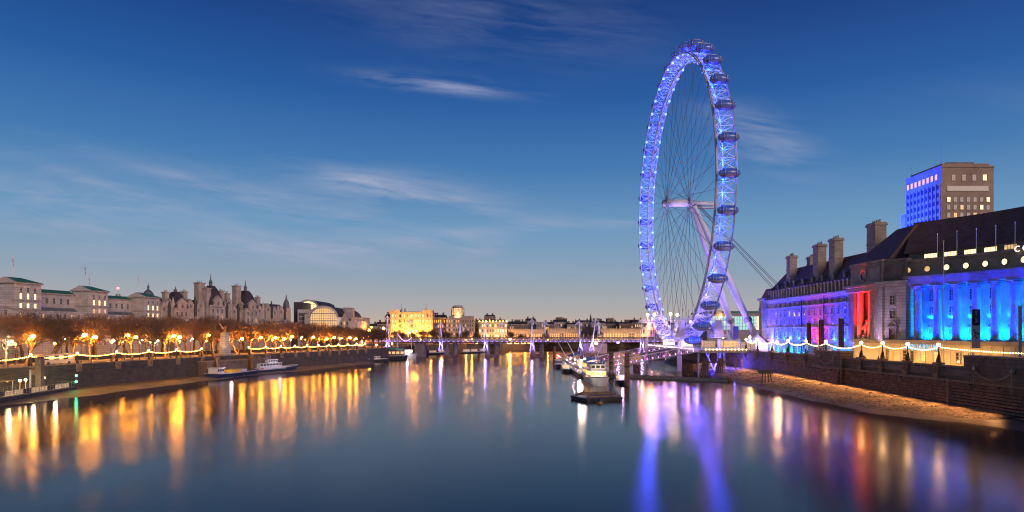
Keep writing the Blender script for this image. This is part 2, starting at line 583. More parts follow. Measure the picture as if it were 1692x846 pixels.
def window_mesh(w, h, frame, pane, cols=2, rows=3, arch=False, fw=.12):
    key = (w, h, frame, pane, cols, rows, arch, fw)
    if key in _WIN:
        return _WIN[key]
    b = MB()
    # surround
    b.box(-w / 2 - fw, -w / 2, -.14, .0, -fw, h + fw)
    b.box(w / 2, w / 2 + fw, -.14, .0, -fw, h + fw)
    b.box(-w / 2, w / 2, -.14, .0, h, h + fw)
    b.box(-w / 2 - fw * 1.6, w / 2 + fw * 1.6, -.24, .0, -fw * 2.2, -fw)
    b.box(-w / 2, w / 2, -.14, .0, -fw, 0)
    if arch:
        n = 10
        for i in range(n):
            a0, a1 = PI * i / n, PI * (i + 1) / n
            q0 = (w / 2 * math.cos(a0), w / 2 * math.sin(a0)); q1 = (w / 2 * math.cos(a1), w / 2 * math.sin(a1))
            b.beam((q0[0] * 1.1, -.09, h + fw + q0[1] * 1.1), (q1[0] * 1.1, -.09, h + fw + q1[1] * 1.1), .2, fw * 1.3)
    for i in range(1, cols):
        x = -w / 2 + w * i / cols
        b.box(x - .035, x + .035, -.075, -.045, 0, h)
    for i in range(1, rows):
        z = h * i / rows
        b.box(-w / 2, w / 2, -.080, -.046, z - .035, z + .035)
    p = MB()
    if arch:
        p.add([(-w / 2, -.03, 0), (w / 2, -.03, 0)] + [(w / 2 * math.cos(PI * i / 10), -.03, h + w / 2 * math.sin(PI * i / 10)) for i in range(11)],
              [tuple(range(13))])
    else:
        p.box(-w / 2 + .003, w / 2 - .003, -.04, .01, .003, h - .003)
    r = (b.mesh('window', frame), p.mesh('pane', pane))
    _WIN[key] = r
    return r


def window(parent, x, y, z, w=1.0, h=1.6, frame='stone_plain', pane='pane', rz=0, name='window', **k):
    a, b = window_mesh(w, h, frame, pane, **k)
    o = put(name, a, parent, (x, y, z), (0, 0, rz))
    put('pane', b, o)
    return o

# ------------------------------------------------------------------ ground, river, banks
struct(MB().add([(-9000, -3000, -4), (9000, -3000, -4), (9000, 11000, -4), (-9000, 11000, -4)], [(0, 1, 2, 3)]).build('ground', 'bed'))
struct(MB().add([(-2500, -200, 0), (2500, -200, 0), (2500, 3000, 0), (-2500, 3000, 0)], [(0, 1, 2, 3)]).build('river_water', 'water'))

LB = [(-150, 20), (-125, 110), (-117.3, 153), (-109.5, 199), (-104, 226), (-93, 262), (-81, 300), (-74, 330), (-69, 370), (-66, 412),
      (-58, 455), (-36, 520), (20, 600), (110, 660), (260, 720), (600, 800)]     # left and far bank line
RBX = 84.0
RB = [(RBX, -60), (RBX, 330), (90, 380), (105, 430), (150, 500), (280, 570), (600, 640)]  # right bank line


def lb_x(Y):
    for (x0, y0), (x1, y1) in zip(LB, LB[1:]):
        if y0 <= Y <= y1:
            return x0 + (x1 - x0) * (Y - y0) / (y1 - y0)
    return LB[0][0]


TOPL, TOPR = 6.4, 7.8
poly = [(-2500, 20)] + [(x - .5, y + .5) for x, y in LB] + [(2500, 1300), (2500, 9000), (-2500, 9000)]
struct(MB().prism(poly[::-1], -3.9, TOPL).build('north_bank_ground', 'land'))
poly = [(x + .6, y) for x, y in RB] + [(2500, 900), (2500, -60)]
struct(MB().prism(poly, -3.9, TOPR).build('south_bank_ground', 'paving'))
# the embankment road behind the left wall
b = MB()
for i in range(1, 10):
    (x0, y0), (x1, y1) = LB[i], LB[i + 1]
    b.add([(x0 - 6, y0, TOPL + .004), (x1 - 6, y1, TOPL + .004), (x1 - 19, y1, TOPL + .004), (x0 - 19, y0, TOPL + .004)], [(0, 1, 2, 3)])
struct(b.build('embankment_road', 'asphalt'))
b = MB()
for i in range(1, 10):
    (x0, y0), (x1, y1) = LB[i], LB[i + 1]
    for o in (0, -19.6):
        b.add([(x0 + o - .7, y0, TOPL), (x1 + o - .7, y1, TOPL), (x1 + o - 5.6, y1, TOPL), (x0 + o - 5.6, y0, TOPL),
               (x0 + o - .7, y0, TOPL + .13), (x1 + o - .7, y1, TOPL + .13), (x1 + o - 5.6, y1, TOPL + .13), (x0 + o - 5.6, y0, TOPL + .13)],
              [(4, 5, 6, 7), (2, 3, 7, 6), (0, 1, 5, 4)])
struct(b.build('embankment_pavement', 'paving'))

# shingle beach under the right wall: water line known from the photograph, rises to the wall
edge = [(-20, 78.5), (60, 78), (100, 77.5), (111.5, 76.4), (114, 72.6), (123, 67.5), (134, 65), (147, 64.6), (160, 65), (180, 65.2), (194, 66), (225, 68), (266, 69.5), (300, 71), (340, 76), (380, 84)]


def edge_x(Y):
    for (y0, x0), (y1, x1) in zip(edge, edge[1:]):
        if y0 <= Y <= y1:
            return x0 + (x1 - x0) * (Y - y0) / (y1 - y0)
    return 78


from mathutils import noise as MN


def beach(name, m, y0, y1, ny, nx, xe, xw, top, seed, wob=1.2, rough=.05):
    b = MB()
    vs = []
    for j in range(ny + 1):
        Y = y0 + (y1 - y0) * j / ny
        a = xe(Y) + wob * MN.noise(Vector((Y * .09, seed, 0))) + .5 * wob * MN.noise(Vector((Y * .4, seed, 3)))
        w = xw(Y)
        for i in range(nx + 1):
            t = i / nx
            X = a + (w - a) * t
            z = -.35 + (top(Y) + .35) * (1 - (1 - min(1, t * 1.15)) ** 1.7) if t < .87 else top(Y)
            z += rough * (MN.noise(Vector((X * .6, Y * .6, seed))) + .6 * MN.noise(Vector((X * 1.9, Y * 1.9, seed))))
            vs.append((X, Y, z))
    n = nx + 1
    b.add(vs, [(j * n + i, j * n + i + 1, (j + 1) * n + i + 1, (j + 1) * n + i) for j in range(ny) for i in range(nx)])
    return struct(b.build(name, m, smooth=True))


beach('shingle_beach', 'gravel', 110, 345, 260, 30, edge_x, lambda Y: RBX + .4, lambda Y: 1.1 + 1.2 * min(1, max(0, (Y - 108) / 80)), 2)
beach('mud_ground', 'mud', -20, 128, 90, 14, lambda Y: edge_x(Y) - 1.2 - max(0, (Y - 100) * .1), lambda Y: RBX + .4, lambda Y: .85, 5, .6, .05)
beach('left_mud_ground', 'mud', 90, 330, 200, 18,
      lambda Y: lb_x(Y) + (18.5 if Y < 150 else max(7, 18.5 - (Y - 150) * .07)), lambda Y: lb_x(Y) - .3, lambda Y: .9, 9, 2.0, .08)

# ------------------------------------------------------------------ right river wall
rw = thing('river_wall', 'granite river wall with timber fendering running below the floodlit hall', 'wall', (RBX, 0, 0))
X0 = 0.0
b = MB()
b.box(0, .6, 40, 330, -3, 6.3)
b.build('wall_face', 'granite', rw)
b = MB()
for k in range(13):
    z = 5.6 - k * .56
    b.box(-.34 - k * .09, -.02, 40, 176, z - .38, z)
b.build('timber_fendering', 'timber', rw)
b = MB()
b.box(-.5, .75, 40, 176, 5.75, 6.15)
b.box(-.18, .75, 176, 330, 6.3, 6.6)
b.build('ledge', 'granite_plain', rw)
lamps_px = [1546, 1495, 1454, 1419, 1361, 1329, 1299, 1273, 1249, 1230]
lampY = [83.6 * FOC / (p - 846) for p in lamps_px]
blocks = [(168.6, 182.5), (107, 122.5)]
b = MB(); c = MB(); pn = MB()
prevs = sorted(lampY + [91, 100])
b.box(.05, .5, 40, 330, 6.6, 8.35)
c.box(-.12, .72, 40, 330, 8.35, 8.75)
b.build('parapet', 'granite', rw); c.build('coping', 'granite_plain', rw)
for y0, y1 in zip(prevs, prevs[1:]):
    if any(a - 2 < y0 < e or a < y1 < e + 2 for a, e in blocks):
        continue
    q = MB().box(-.10, .048, y0 + 1.5, y1 - 1.5, 6.95, 8.1)
    q.build('parapet_panel', 'stone_dark', rw)
for y in prevs:
    if any(a < y < e for a, e in blocks):
        continue
    q = MB()
    q.box(-.55, .9, y - .65, y + .65, 6.16, 8.9)
    q.box(-.68, 1.0, y - .8, y + .8, 8.9, 9.15)
    q.box(-.72, -.5, y - .3, y + .3, 7.2, 8.4)
    pr = q.build('pier', 'granite_plain', rw)
    ring = MB()
    for i in range(12):
        a, d = 2 * PI * i / 12, 2 * PI * (i + 1) / 12
        ring.tube((-.78, y + .3 * math.cos(a), 7.5 + .3 * math.sin(a)), (-.78, y + .3 * math.cos(d), 7.5 + .3 * math.sin(d)), .06, n=5)
    ring.ball((-.72, y, 7.95), .3, 8, 5)
    ring.build('lion_mask', 'bronze', pr)

def ladder(y, parent, z0=.8, z1=6.5, x=-1.35):
    q = MB()
    q.tube((x, y - .22, z0), (x, y - .22, z1), .04, n=4); q.tube((x, y + .22, z0), (x, y + .22, z1), .04, n=4)
    z = z0
    while z < z1:
        q.beam((x, y - .25, z), (x, y + .25, z), .12, .08)
        z += .33
    return q.build('ladder', 'chain', parent)
ladder(167.3, rw, 1.4, 8.3); ladder(126.3, rw, .9, 6.2); ladder(106.2, rw, .8, 8.4)

def chain(q, p0, p1, sag, n=22, r=.09):
    pts = []
    for i in range(n + 1):
        t = i / n
        pts.append(Vector(p0).lerp(Vector(p1), t) - Vector((0, 0, sag * 4 * t * (1 - t))))
    for i, (a, e) in enumerate(zip(pts, pts[1:])):
        o = Vector((.05, 0, 0)) if i % 2 else Vector((0, 0, .05))
        q.tube(a + o, e + o, r * .6, n=4); q.tube(a - o, e - o, r * .6, n=4)

for (y0, y1), zt, lab in zip(blocks, (10.35, 10.9), ('stone mooring block with chain at the head of the river steps', 'large stone mooring block with sagging chain at right of wall')):
    t = thing('mooring_block', lab, 'stone block', (RBX, 0, 0), group='mooring blocks on the river wall')
    MB().box(-.9, 2.4, y0, y1, 6.16, zt - .35).build('block', 'granite', t)
    MB().box(-1.0, 2.5, y0 - .1, y1 + .1, zt - .35, zt).build('cap', 'granite_plain', t)
    fr = (.22, .80)
    ys = [y1 - (y1 - y0) * f for f in fr]
    for y in ys:
        q = MB()
        q.ball((-1.1, y, 8.6), .46, 10, 6); q.ball((-1.35, y, 8.45), .26, 8, 5)
        q.ball((-1.05, y - .38, 8.95), .17, 6, 4); q.ball((-1.05, y + .38, 8.95), .17, 6, 4)
        q.build('lion_head', 'chain', t, smooth=True)
        q = MB(); chain(q, (-1.4, y, 8.3), (-1.2, y + .1, 4.6), 0, 18, .12)
        q.build('hanging_chain', 'chain', t)
    q = MB(); chain(q, (-1.4, ys[0], 8.3), (-1.4, ys[1], 8.3), 1.5, 40, .10)
    q.build('mooring_chain', 'chain', t)
# the bastion with river steps below the farther block
st = thing('river_steps', 'dark timber faced bastion with steps going down to the shingle', 'steps', (RBX, 0, 0))
q = MB()
for k in range(14):
    z = 5.6 - k * .42
    q.box(-1.5 - k * .06, -.44, 168, 183 + k * 1.15, z - .40, z)
q.build('timber_face', 'timber', st)
q = MB()
for k in range(12):
    q.box(-1.62, -.44, 183 + k * 1.15, 183 + (k + 1) * 1.15, 5.5 - (k + 1) * .42, 5.62 - (k + 1) * .42 + .0)
q.build('tread', 'granite_plain', st)
MB().box(-1.6, -.1, 167.9, 183.1, 5.7, 6.155).build('landing', 'granite_plain', st)

# ------------------------------------------------------------------ left river wall
lw = thing('embankment_wall', 'long granite embankment wall along the tree-lined left bank', 'wall', (0, 0, 0))
def strip(b, pts, off0, off1, z0, z1, batter=0):
    for (x0, y0), (x1, y1) in zip(pts, pts[1:]):
        b.add([(x0 + off0 + batter, y0, z0), (x1 + off0 + batter, y1, z0), (x1 + off1, y1, z0), (x0 + off1, y0, z0),
               (x0 + off0, y0, z1), (x1 + off0, y1, z1), (x1 + off1, y1, z1), (x0 + off1, y0, z1)],
              [(0, 1, 5, 4), (4, 5, 6, 7), (2, 3, 7, 6), (0, 3, 2, 1), (0, 4, 7, 3), (1, 2, 6, 5)])
    return b
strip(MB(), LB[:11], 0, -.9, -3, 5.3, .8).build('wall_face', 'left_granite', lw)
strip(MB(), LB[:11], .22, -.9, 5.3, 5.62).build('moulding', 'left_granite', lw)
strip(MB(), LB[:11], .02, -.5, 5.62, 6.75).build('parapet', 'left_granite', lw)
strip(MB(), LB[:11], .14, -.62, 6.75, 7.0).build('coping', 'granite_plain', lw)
lamps_l = [-60, 52, 129, 194, 247, 293, 334, 412, 440, 465, 488, 508, 527, 544, 560, 575, 590, 604]
def bank_at(xp):
    for (x0, y0), (x1, y1) in zip(LB, LB[1:]):
        d = Vector((x1 - x0, y1 - y0)); L = d.length; d /= L
        k = (xp - 846) / FOC
        den = d.x - k * d.y
        if abs(den) < 1e-6: continue
        t = (k * y0 - x0) / den
        if -.01 <= t <= L: return (x0 + d.x * t, y0 + d.y * t, math.atan2(d.y, d.x))
    return None
# far embankment wall, lit orange by its road lamps
fw = thing('far_river_wall', 'distant embankment wall at the river bend beyond the bridge', 'wall', (0, 0, 0))
strip(MB(), LB[10:], .3, -1.2, -3, 6.2).build('wall_face', 'granite', fw)

# ------------------------------------------------------------------ the observation wheel
WX, WY, WZ = 72.0, 289.0, 71.3
wheel = thing('observation_wheel', 'giant white observation wheel lit blue, leaning over the river with glass capsules', 'ferris wheel', (WX, WY, TOPR), R(-88.4))
HZ = WZ - TOPR
NB = 64
NT = 96
RO, RI, HW = 60.2, 56.6, 3.55
def wp(r, a, y):
    return (r * math.cos(a), y, HZ + r * math.sin(a))
ch = MB(); ch2 = MB(); tread2 = MB(); inner = MB(); br = MB(); tread = MB()
for i in range(NB):
    a, e = 2 * PI * i / NB, 2 * PI * (i + 1) / NB
    m_ = (a + e) / 2
    for y in (-HW, HW):
        (ch if y < 0 else ch2).tube(wp(RO, a, y), wp(RO, e, y), .30, n=6, cap=False)
    inner.tube(wp(RI, a, 0), wp(RI, e, 0), .34, n=6, cap=False)
    # running rail with its small brackets on the outer edge
    tread.tube(wp(RO + .75, a, -HW + .1), wp(RO + .75, e, -HW + .1), .17, n=4, cap=False)
    tread2.tube(wp(RO + .75, a, HW - .1), wp(RO + .75, e, HW - .1), .17, n=4, cap=False)
    tread.tube(wp(RO, a, -HW), wp(RO + .75, a, -HW + .1), .08, n=3, cap=False)
    tread2.tube(wp(RO, a, HW), wp(RO + .75, a, HW - .1), .08, n=3, cap=False)
for i in range(NT):
    a, e = 2 * PI * i / NT, 2 * PI * (i + 1) / NT
    br.tube(wp(RO, a, -HW), wp(RO, a, HW), .13, n=4, cap=False)
    for y in (-HW, HW):
        br.tube(wp(RO, a, y), wp(RI, a, 0), .12, n=4, cap=False)
        br.tube(wp(RO, e, y), wp(RI, a, 0), .10, n=4, cap=False)
        br.tube(wp(RO, a, y), wp(RI, e, 0), .10, n=4, cap=False)
    br.tube(wp(RO, a, -HW), wp(RO, e, HW), .10, n=4, cap=False)
    br.tube(wp(RO, a, HW), wp(RO, e, -HW), .10, n=4, cap=False)
ch.build('outer_chord', 'steel', wheel, True); ch2.build('outer_chord', 'steel', wheel, True)
inner.build('inner_chord', 'steel', wheel, True)
br.build('bracing', 'steel', wheel)
tread.build('drive_rail', 'steel_grey', wheel); tread2.build('drive_rail', 'steel_grey', wheel)
# spokes: cables from both hub flanges to the inner chord
sm = MB().tube((0, 0, 0), (1, 0, 0), .075, n=4).mesh('spoke', 'cable')
for i in range(NB):
    a = 2 * PI * i / NB
    side = -5.0 if i % 2 else 5.0
    tw = (.06 if (i // 2) % 2 else -.06)
    p0 = Vector(wp(1.9, a + tw * 12, side)); p1 = Vector(wp(RI, a, 0))
    o = put('spoke', sm, wheel, p0, (p1 - p0).to_track_quat('X', 'Z').to_euler(), ((p1 - p0).length, 1, 1))
# hub: spindle with two flanges, cantilevered towards the land
hub = MB(); hub.lathe([(1.6, -5.6), (1.6, 5.6)], n=20)
hb = hub.mesh('hub', 'steel', True)
put('hub', hb, wheel, (0, 0, HZ), (PI / 2, 0, 0))
fl = MB().lathe([(1.7, -.35), (2.6, -.3), (2.6, .3), (1.7, .35)], n=24).mesh('hub_flange', 'steel_grey')
for y in (-5.0, 5.0):
    put('hub_flange', fl, wheel, (0, y, HZ), (PI / 2, 0, 0))
MB().lathe([(.2, -1.6), (1.2, -1.2), (1.5, 0)], n=16).build('hub_cap', 'steel_grey', wheel).matrix_local = Matrix.Translation((0, -5.5, HZ)) @ Matrix.Rotation(-PI / 2, 4, 'X')
q = MB(); q.tube((0, 5.6, HZ), (0, 15.5, HZ - .2), 1.25, 1.0, 16); q.build('spindle', 'steel', wheel, True)
q = MB(); q.beam((0, 5.8, HZ - 2.0), (0, 15.5, HZ - 2.0), 1.8, .5)
for k in range(8):
    q.tube((-.8, 5.8 + k * 1.3, HZ - 2), (-.8, 5.8 + k * 1.3, HZ - .9), .06, n=4)
q.build('maintenance_gantry', 'steel_grey', wheel)
# A-frame legs
def leg(y1, x1):
    q = MB()
    p0 = Vector((x1 * .12, 6.8, HZ - 1.6)); p1 = Vector((x1, y1, .2))
    mid = p0.lerp(p1, .5)
    q.tube(p0, mid, .85, 1.6, 14, False); q.tube(mid, p0.lerp(p1, .93), 1.6, 1.15, 14, False); q.tube(p0.lerp(p1, .93), p1, 1.15, .8, 14)
    o = q.build('support_leg', 'steel', wheel, True)
    j = MB(); c_ = p0.lerp(p1, .80); d_ = (p1 - p0).normalized()
    j.tube(c_ - d_ * .9, c_ + d_ * .9, 1.75, n=14); j.build('leg_collar', 'steel_grey', o)
    f = MB()
    f.add([(x1 - .5, y1 - 7.0, 0), (x1 + .5, y1 - 7, 0), (x1 + .5, y1 + 2.5, 0), (x1 - .5, y1 + 2.5, 0), (x1 - .35, y1 - 3.6, 10.5), (x1 + .35, y1 - 3.6, 10.5)],
          [(0, 3, 2, 1), (0, 1, 5, 4), (2, 3, 4, 5), (0, 4, 3), (1, 2, 5)])
    f.build('leg_foot', 'steel', o)
leg(31.5, -12.0); leg(31.5, 13.0)
for dx in (-1.0, 1.0, 5.0, 7.0):
    MB().tube((dx * .3, 8.5, HZ - 1), (dx * 1.6, 66, 1), .11, n=5).build('backstay_cable', 'cable', wheel)
# capsules
NC = 32
RC = 63.3
cg = MB(); cf = MB(); cd = MB()
import itertools
n1, n2 = 16, 10
def ell(u, v, s=1.0):
    # egg with its long axis along y
    return (1.85 * s * math.sin(v) * math.cos(u), 3.7 * s * math.cos(v), 1.78 * s * math.sin(v) * math.sin(u))
vs = [ell(2 * PI * i / n1, PI * j / n2) for j in range(n2 + 1) for i in range(n1)]
fs = [(j * n1 + i, j * n1 + (i + 1) % n1, (j + 1) * n1 + (i + 1) % n1, (j + 1) * n1 + i) for j in range(n2) for i in range(n1)]
cg.add(vs, fs)
for j in (2, 4, 6, 8):
    for i in range(n1):
        cf.tube(ell(2 * PI * i / n1, PI * j / n2, 1.01), ell(2 * PI * (i + 1) / n1, PI * j / n2, 1.01), .09, n=4, cap=False)
for i in (0, 3, 5, 8):
    for j in range(n2):
        cf.tube(ell(2 * PI * i / n1, PI * j / n2, 1.01), ell(2 * PI * i / n1, PI * (j + 1) / n2, 1.01), .07, n=4, cap=False)
# belly: lower third is a dark metal tray
for j in range(1, n2 - 1):
    pass
prof = []
bel = MB()
vs = [ell(PI + PI * (.12 + .76 * i / 8), PI * (.12 + .76 * j / 8), 1.035) for j in range(9) for i in range(9)]
bel.add(vs, [(j * 9 + i, j * 9 + i + 1, (j + 1) * 9 + i + 1, (j + 1) * 9 + i) for j in range(8) for i in range(8)])
rg = MB()
for y in (0,):
    for i in range(20):
        a, e = 2 * PI * i / 20, 2 * PI * (i + 1) / 20
        rg.tube((1.75 * math.cos(a), y, 1.70 * math.sin(a)), (1.75 * math.cos(e), y, 1.70 * math.sin(e)), .14, n=4, cap=False)
lt = MB().box(-.9, .9, -2.6, 2.6, 1.32, 1.40)
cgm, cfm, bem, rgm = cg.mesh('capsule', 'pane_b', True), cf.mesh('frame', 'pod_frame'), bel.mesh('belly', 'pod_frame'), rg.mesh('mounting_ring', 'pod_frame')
ltm = lt.mesh('cabin_light', 'cyan_l')
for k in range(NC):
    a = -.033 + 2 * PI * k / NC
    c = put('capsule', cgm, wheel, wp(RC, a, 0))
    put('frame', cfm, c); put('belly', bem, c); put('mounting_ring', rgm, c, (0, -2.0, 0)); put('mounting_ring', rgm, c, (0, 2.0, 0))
# lamps: a blue lamp at the truss joints, and the blue floodlights inside the truss
lm = MB().box(-.30, .30, -.42, .42, -.34, .34).mesh('rim_lamp', 'rim_l')
for i in range(48):
    a = 2 * PI * (i + .5) / 48
    for y in (-HW + .25, HW - .25):
        s_ = 1.0 if math.cos(a) < .2 else .55
        put('rim_lamp', lm, wheel, wp(RO - .75, a, y), (0, -a, 0), (s_, s_, 1.25 * s_))
for i in range(64):
    a = 2 * PI * (i + .5) / 64
    low = math.sin(a) < -.62
    col = (.02, .055, 1) if not low else (.14, .10, 1)
    if math.cos(a) > .25 and not low: col = (.012, .06, 1)
    lamp('POINT', wheel, wp(RI + 1.4, a, 0), (2900 if math.cos(a) < .2 else 2000) * (.55 if low else 1), col, .4, name='rim_floodlight')
lamp('SPOT', wheel, (0, 26, 2), 90000, (.40, .20, 1), 1.0, (0, 8, HZ - 4), R(30), 'leg_floodlight')
lamp('SPOT', wheel, (-16, 22, 2), 42000, (.50, .20, 1), 1.0, (-6, 19, HZ * .42), R(75), 'leg_floodlight')
lamp('SPOT', wheel, (14, 20, 2), 50000, (.20, .12, 1), 1.0, (6, 22, HZ * .35), R(75), 'leg_floodlight')
lamp('SPOT', wheel, (10, -14, 2), 240000, (.45, .32, 1), 1.0, (0, 0, HZ), R(16), 'hub_floodlight')

# ------------------------------------------------------------------ the great hall on the right bank
GX, GY = 100.0, 264.0
hall = thing('riverside_hall', 'stone county hall with curved colonnade floodlit blue, red corner niche and brown roofs', 'building', (GX, GY, TOPR), -PI / 2)
Hc = 19.4      # cornice height above the terrace
# wing walls
MB().box(3, 72, 0, 20, 0, 20.0).build('wall', 'stone', hall)
MB().box(-2, 3.0, -1.2, 20, 0, 20.6).build('end_pavilion', 'stone', hall)
q = MB(); q.box(2.9, 72, -.55, 0, Hc - .3, Hc); q.box(2.9, 72, -.85, 0, Hc, Hc + .5); q.box(2.9, 72, -.3, 0, Hc - 1.0, Hc - .3)
q.box(-2.4, 3.3, -1.8, 0, Hc + .6, Hc + 1.5)
q.build('cornice', 'stone_plain', hall)
q = MB(); q.box(3, 72, -.35, 0, 16.2, 16.55); q.box(3, 72, -.4, 0, 8.9, 9.25); q.box(3, 72, -.45, 0, 4.4, 4.8)
q.build('string_course', 'stone_plain', hall)
q = MB(); q.box(3, 72, 1.0, 19, 20.0, 22.9); q.build('attic', 'stone_dark', hall)
for k in range(28):
    q = MB()
    x = 4.4 + k * 2.43
    q.box(x, x + .9, -.1, 1.0, 19.9, 23.0)
    q.box(x - .2, x + 1.1, -.25, 1.2, 23.0, 23.35)
    q.build('attic_pier', 'stone_plain', hall)
for k in range(14):
    window(hall, 6.9 + k * 4.86 , .98, 20.7, 1.1, 1.5, frame='stone_dark')
# windows of the wing: 13 bays
for k in range(14):
    x = 16.3 + 4 * k - 4
    if k == 0: x = 12.4
    lit = 'lit_dim' if k == 3 else 'pane'
    window(hall, x, 0, 13.1, 1.25, 1.9, pane=lit, arch=False)
    window(hall, x, 0, 9.8, 1.25, 2.3, pane='pane')
    window(hall, x, 0, 16.9, 1.15, 1.15, rows=2, frame='stone_dark')
    window(hall, x, 0, 5.2, 1.5, 1.9, arch=True, name='arched_window')
    window(hall, x, 0, .5, 1.7, 2.9, pane='pane', rows=4)
for k in range(15):
    q = MB()
    x = 14.3 + 4 * k - 4
    for z in range(6):
        q.box(x - .38, x + .38, -.34 if z % 2 else -.22, 0, 4.85 + z * .66, 4.85 + z * .66 + .56)
    q.build('rusticated_pier', 'stone_plain', hall)
for x in (34.5, 51.0):
    MB().tube((x, -.25, 0), (x, -.25, 19.2), .16, n=6).build('rain_pipe', 'iron', hall)
# end pavilion niche (tall blue lit arch)
q = MB()
pts = [(-.9, 3.0), (.9, 3.0), (.9, 14)] + [(.9 * math.cos(PI * i / 10), 14 + .9 * math.sin(PI * i / 10)) for i in range(1, 10)] + [(-.9, 14)]
q.add([(.4 + x, -1.23, z) for x, z in pts], [tuple(range(len(pts)))])
q.build('niche', 'stone_dark', hall)
for a_, b_ in ((-1.6, -.75), (1.5, 2.4)): MB().box(a_, b_, -1.6, -1.2, 0, 17).build('pilaster', 'stone', hall)
# wing roof
q = MB(); q.hip(0, 74, 1.3, 18.5, 22.9, 31.7, 5.5, -3, 6.5, 7.0); q.hip(-1.9, 5, -.6, 18.5, 20.8, 24.5, 1.5, 0, 1.5, 6)
q.build('roof', 'tile', hall)
dm = MB(); dm.box(-.75, .75, -.3, 2.2, 0, 1.7); dmm = dm.mesh('dormer', 'stone_dark')
dh = MB(); dh.gable_y(-1.0, 1.0, -.5, 2.4, 1.7, 2.3); dhm = dh.mesh('dormer_roof', 'lead')
dwm = MB().box(-.42, .42, -.33, -.29, .35, 1.4).mesh('pane', 'pane')
for k in range(9):
    o = put('dormer', dmm, hall, (8.5 + k * 7.3, 2.2, 24.1)); put('dormer_roof', dhm, o); put('pane', dwm, o)
# chimneys
def chimney(X, Y, w, d, z0, z1):
    q = MB(); x, y = GY - Y, X - GX
    q.box(x - w / 2, x + w / 2, y - d / 2, y + d / 2, z0 - TOPR, z1 - TOPR - .9)
    q.box(x - w / 2 - .3, x + w / 2 + .3, y - d / 2 - .3, y + d / 2 + .3, z1 - TOPR - .9, z1 - TOPR - .35)
    q.box(x - w / 2 - .1, x + w / 2 + .1, y - d / 2 - .1, y + d / 2 + .1, z1 - TOPR - .35, z1 - TOPR)
    q.box(x - w / 2 - .14, x + w / 2 + .14, y - d / 2 - .14, y + d / 2 + .14, z0 - TOPR + (z1 - z0) * .5, z0 - TOPR + (z1 - z0) * .5 + .35)
    c = q.build('chimney', 'stone', hall)
    p = MB()
    n = max(2, int(w / .8))
    for i in range(n):
        p.lathe([(.2, 0), (.16, .8), (.22, .85)], (x - w / 2 + (i + .5) * w / n, y, z1 - TOPR), 8)
    p.build('chimney_pot', 'brick', c)
chimney(104, 247.5, 3.2, 2.6, 33, 43.6)
chimney(112.5, 250, 2.8, 2.4, 37, 43.6)
chimney(104.2, 225.5, 3.8, 2.8, 32, 44.9)
chimney(104.4, 214.5, 3.8, 2.8, 32, 45.4)
chimney(105.0, 191.8, 4.6, 3.2, 34, 46.6)
# corner pavilion with the red niche
PX0, PX1 = 72.0, 88.0
q = MB()
q.box(PX0, 75.2, -3, 12, 5.2, 19.2); q.box(83.6, PX1, -3, 12, 5.2, 19.2); q.box(75.2, 83.6, -.2, 12, 5.2, 19.2)
q.build('corner_pier', 'stone', hall)
cols = []
def column(x, y, z0, z1, r, m='stone_plain', rz=0):
    q = MB()
    q.box(-r * 1.45, r * 1.45, -r * 1.45, r * 1.45, z0, z0 + .35)
    q.lathe([(r * 1.3, z0 + .35), (r * 1.3, z0 + .6), (r * 1.05, z0 + .85), (r * 1.02, z0 + 3), (r * .86, z1 - 1.5), (r * .95, z1 - 1.45), (r * .9, z1 - 1.3), (r * 1.25, z1 - .6), (r * 1.35, z1 - .45)], n=18)
    q.box(-r * 1.35, r * 1.35, -r * 1.35, r * 1.35, z1 - .45, z1)
    for sx in (-1, 1):
        q.tube((sx * r * 1.15, -r * 1.3, z1 - .65), (sx * r * 1.15, r * 1.3, z1 - .65), .22, n=8)
    o = q.build('column', m, hall, True)
    o.location = (x, y, 0); o.rotation_euler = (0, 0, rz)
    return o
for x in (76.6, 82.2):
    column(x, -1.9, 5.2, 19.2, .85)
# statue group in the niche
q = MB(); q.lathe([(1.2, 0), (1.1, 1.4), (.9, 1.5), (.55, 2.2), (.75, 3.6), (.5, 4.6), (.28, 4.9), (.36, 5.3), (.2, 5.7)], (79.4, -1.7, 5.2), 10)
q.tube((79.0, -1.9, 9.4), (78.2, -2.3, 8.2), .2, n=6); q.tube((79.8, -1.9, 9.4), (80.6, -2.2, 10.6), .2, .12, n=6)
q.build('statue', 'stone_plain', hall, True)
q = MB()
q.box(PX0 - .3, PX1 + .2, -3.4, 12, 19.2, 19.9); q.box(PX0 - .8, PX1 + .4, -4.0, 12, 19.9, 20.6); q.box(PX0 - .3, PX1, -3.5, 12, 18.6, 19.2)
q.build('pavilion_cornice', 'stone_plain', hall)
q = MB(); q.box(PX0 + .6, PX1 + 1, -2.5, 12, 20.6, 26.0); q.box(PX0 + .3, PX1 + 1.2, -2.9, 12, 26.0, 26.6); q.box(PX0 + .4, PX1, -2.75, -2.5, 24.6, 24.95)
q.build('pavilion_attic', 'stone', hall)
q = MB()
for i in range(20):
    a, e = 2 * PI * i / 20, 2 * PI * (i + 1) / 20
    q.beam((79.4 + 1.5 * math.cos(a), -2.6, 23.0 + 1.5 * math.sin(a)), (79.4 + 1.5 * math.cos(e), -2.6, 23.0 + 1.5 * math.sin(e)), .35, .4)
o = q.build('round_window', 'stone_plain', hall)
q = MB(); q.add([(79.4 + 1.35 * math.cos(2 * PI * i / 20), -2.52, 23.0 + 1.35 * math.sin(2 * PI * i / 20)) for i in range(20)], [tuple(range(20))])
q.build('pane', 'pane', o)
